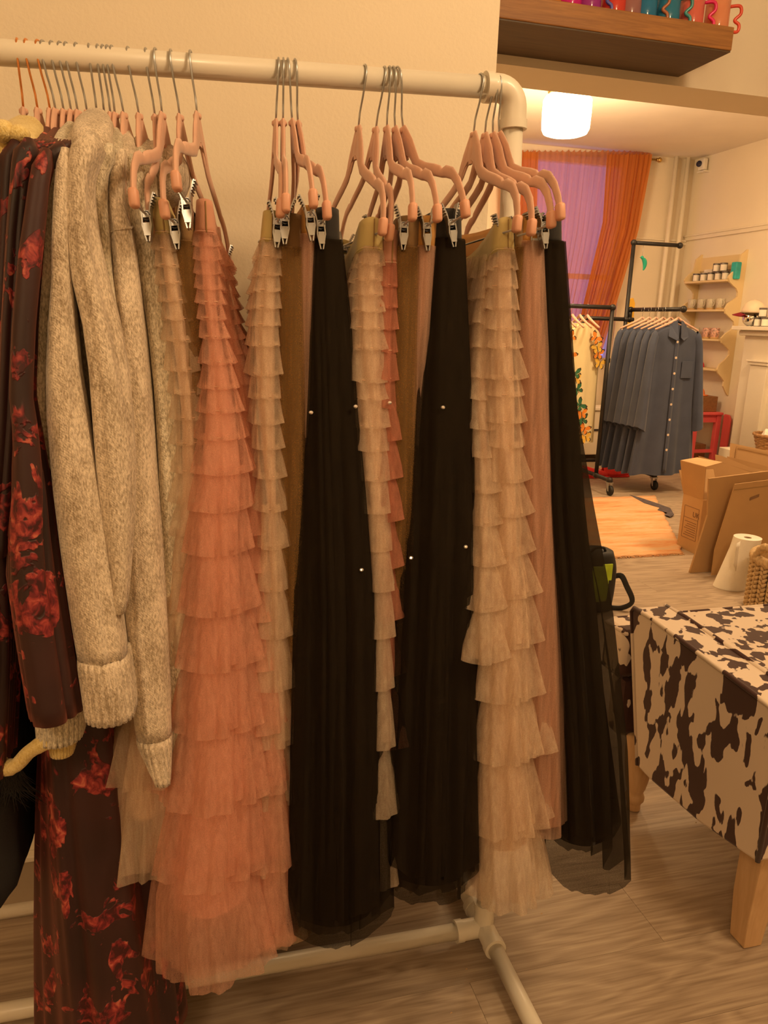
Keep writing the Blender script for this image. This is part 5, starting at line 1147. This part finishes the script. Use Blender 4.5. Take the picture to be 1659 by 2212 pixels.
# ------------------------------------------------------------------ cowhide armchair
ch = thing('cowhide_armchair', (1.45, 1.35, 0), 'armchair upholstered in brown and cream cowhide print, low arm towards the skirts', 'armchair')
def piping(pts, r=.0055, name='piping'): MB().tube(pts, r, 8).build(name, MT['cow'], ch)
AX0, AX1 = 1.10, 1.195; YBk, YFr = 1.075, 1.592
side = [(1.072,.255),(1.25,.222),(1.44,.210),(1.492,.212),(1.59,.598),(1.582,.612),(1.50,.612),(1.10,.588),(1.062,.58)]
def rprism(poly, x0, x1, name, bev=.012): return MB().prism(poly, 'x', x0, x1).build(name, MT['cow'], ch, smooth=True, bevel=bev, auto=.6)
rprism(side, AX0, AX1, 'arm'); rprism([(y, z) for y, z in side], 1.72, 1.815, 'arm')
piping([(AX0+.002, 1.062, .578), (AX0+.001, 1.10, .588), (AX0+.001, 1.50, .612), (AX0+.001, 1.582, .611), (AX0+.002, 1.592, .598), (AX0+.002, 1.492, .216)])
piping([(AX1-.003, 1.10, .589), (AX1-.003, 1.50, .612), (AX1-.002, 1.584, .610)])
piping([(AX0+.003, 1.065, .578), (AX0+.003, 1.073, .257)])
# seat deck and T cushion
MB().box(AX1, 1.72, 1.08, 1.60, .22, .40).build('seat_deck', MT['cow'], ch, smooth=False, bevel=.015)
cu_ = MB().prism([(AX1+.004,1.16),(1.716,1.16),(1.716,1.60),(1.82,1.60),(1.825,1.69),(1.80,1.715),(1.13,1.715),(1.095,1.70),(1.093,1.60),(AX1+.004,1.60)], 'z', .402, .535).build('seat_cushion', MT['cow'], ch, smooth=True, bevel=.022, auto=.6)
MB().tube([(1.20,1.60,.532),(1.10,1.603,.530),(1.099,1.695,.528),(1.132,1.711,.528),(1.80,1.711,.530),(1.82,1.69,.53)], .0055, 8).build('piping', MT['cow'], cu_)
MB().tube([(1.10,1.603,.408),(1.099,1.695,.408),(1.132,1.711,.408),(1.80,1.711,.408)], .005, 8).build('piping', MT['cow'], cu_)
MB().box(1.112, 1.80, 1.60, 1.675, .225, .398).build('front_rail', MT['cow'], ch, smooth=False, bevel=.02)
# back, outside the picture to the right: reclines away from the seat
bk = MB().prism([(1.075,.25),(1.20,.42),(1.13,.66),(1.02,.90),(.93,.89),(.98,.60)], 'x', 1.24, 1.70); bk.build('backrest', MT['cow'], ch, smooth=True, bevel=.02, auto=.6)
for x, s in ((1.165,1),(1.755,1)):
    a = MB(); tp = .030; bt = .024; y0 = 1.125; z0 = .25
    prof = [(0.0,.023,.028),(.03,.0245,.028),(.12,.029,.026),(.25,.032,.014)]
    rows = []
    for z, w_, off in prof:
        cx_, cy_ = x, y0-.0+(.02-off)*-.6
        rows.append([(cx_-w_,cy_-w_,z+.001),(cx_+w_,cy_-w_,z+.001),(cx_+w_,cy_+w_,z+.001),(cx_-w_,cy_+w_,z+.001)])
    vv = [p for r_ in rows for p in r_]; a.add(vv, [(3,2,1,0),(12,13,14,15)]+[(i*4+j, i*4+(j+1) % 4, i*4+4+(j+1) % 4, i*4+4+j) for i in range(3) for j in range(4)])
    a.build('rear_leg', MT['legw'], ch, smooth=False, bevel=.003)
for x in (1.185, 1.745):
    MB().lathe([(.017,0.001),(.019,.004),(.018,.018),(.021,.026),(.0255,.032),(.0265,.042),(.0235,.05),(.021,.056),(.0235,.064),(.026,.07),(.031,.095),(.037,.14),(.040,.185),(.040,.215),(.044,.222),(.044,.236),(.038,.24)], (x, 1.60, 0), 32).build('turned_front_leg', MT['legw'], ch)
# ------------------------------------------------------------------ specks on the floor
for k, (u, v) in enumerate([(1168, 1975), (1005, 2095), (1502, 1778), (972, 2190)]):
    p = atz(u, v, .0003); MB()
    single(MB().add([(p.x, p.y, .0004), (p.x+.006, p.y+.001, .0004), (p.x+.004, p.y+.004, .0004), (p.x+.003, p.y+.002, .0022)], [(2,1,0),(0,1,3),(1,2,3),(2,0,3)]), 'paper_scrap', MT['card2'],
        ['tiny scrap on the boards right of the rack tee', 'tiny pale scrap between the rack base pipes', 'tiny shred on the floor under the cowhide chair', 'tiny dark crumb near the bottom picture edge'][k], 'scrap', 'crumbs on the floor', smooth=False)
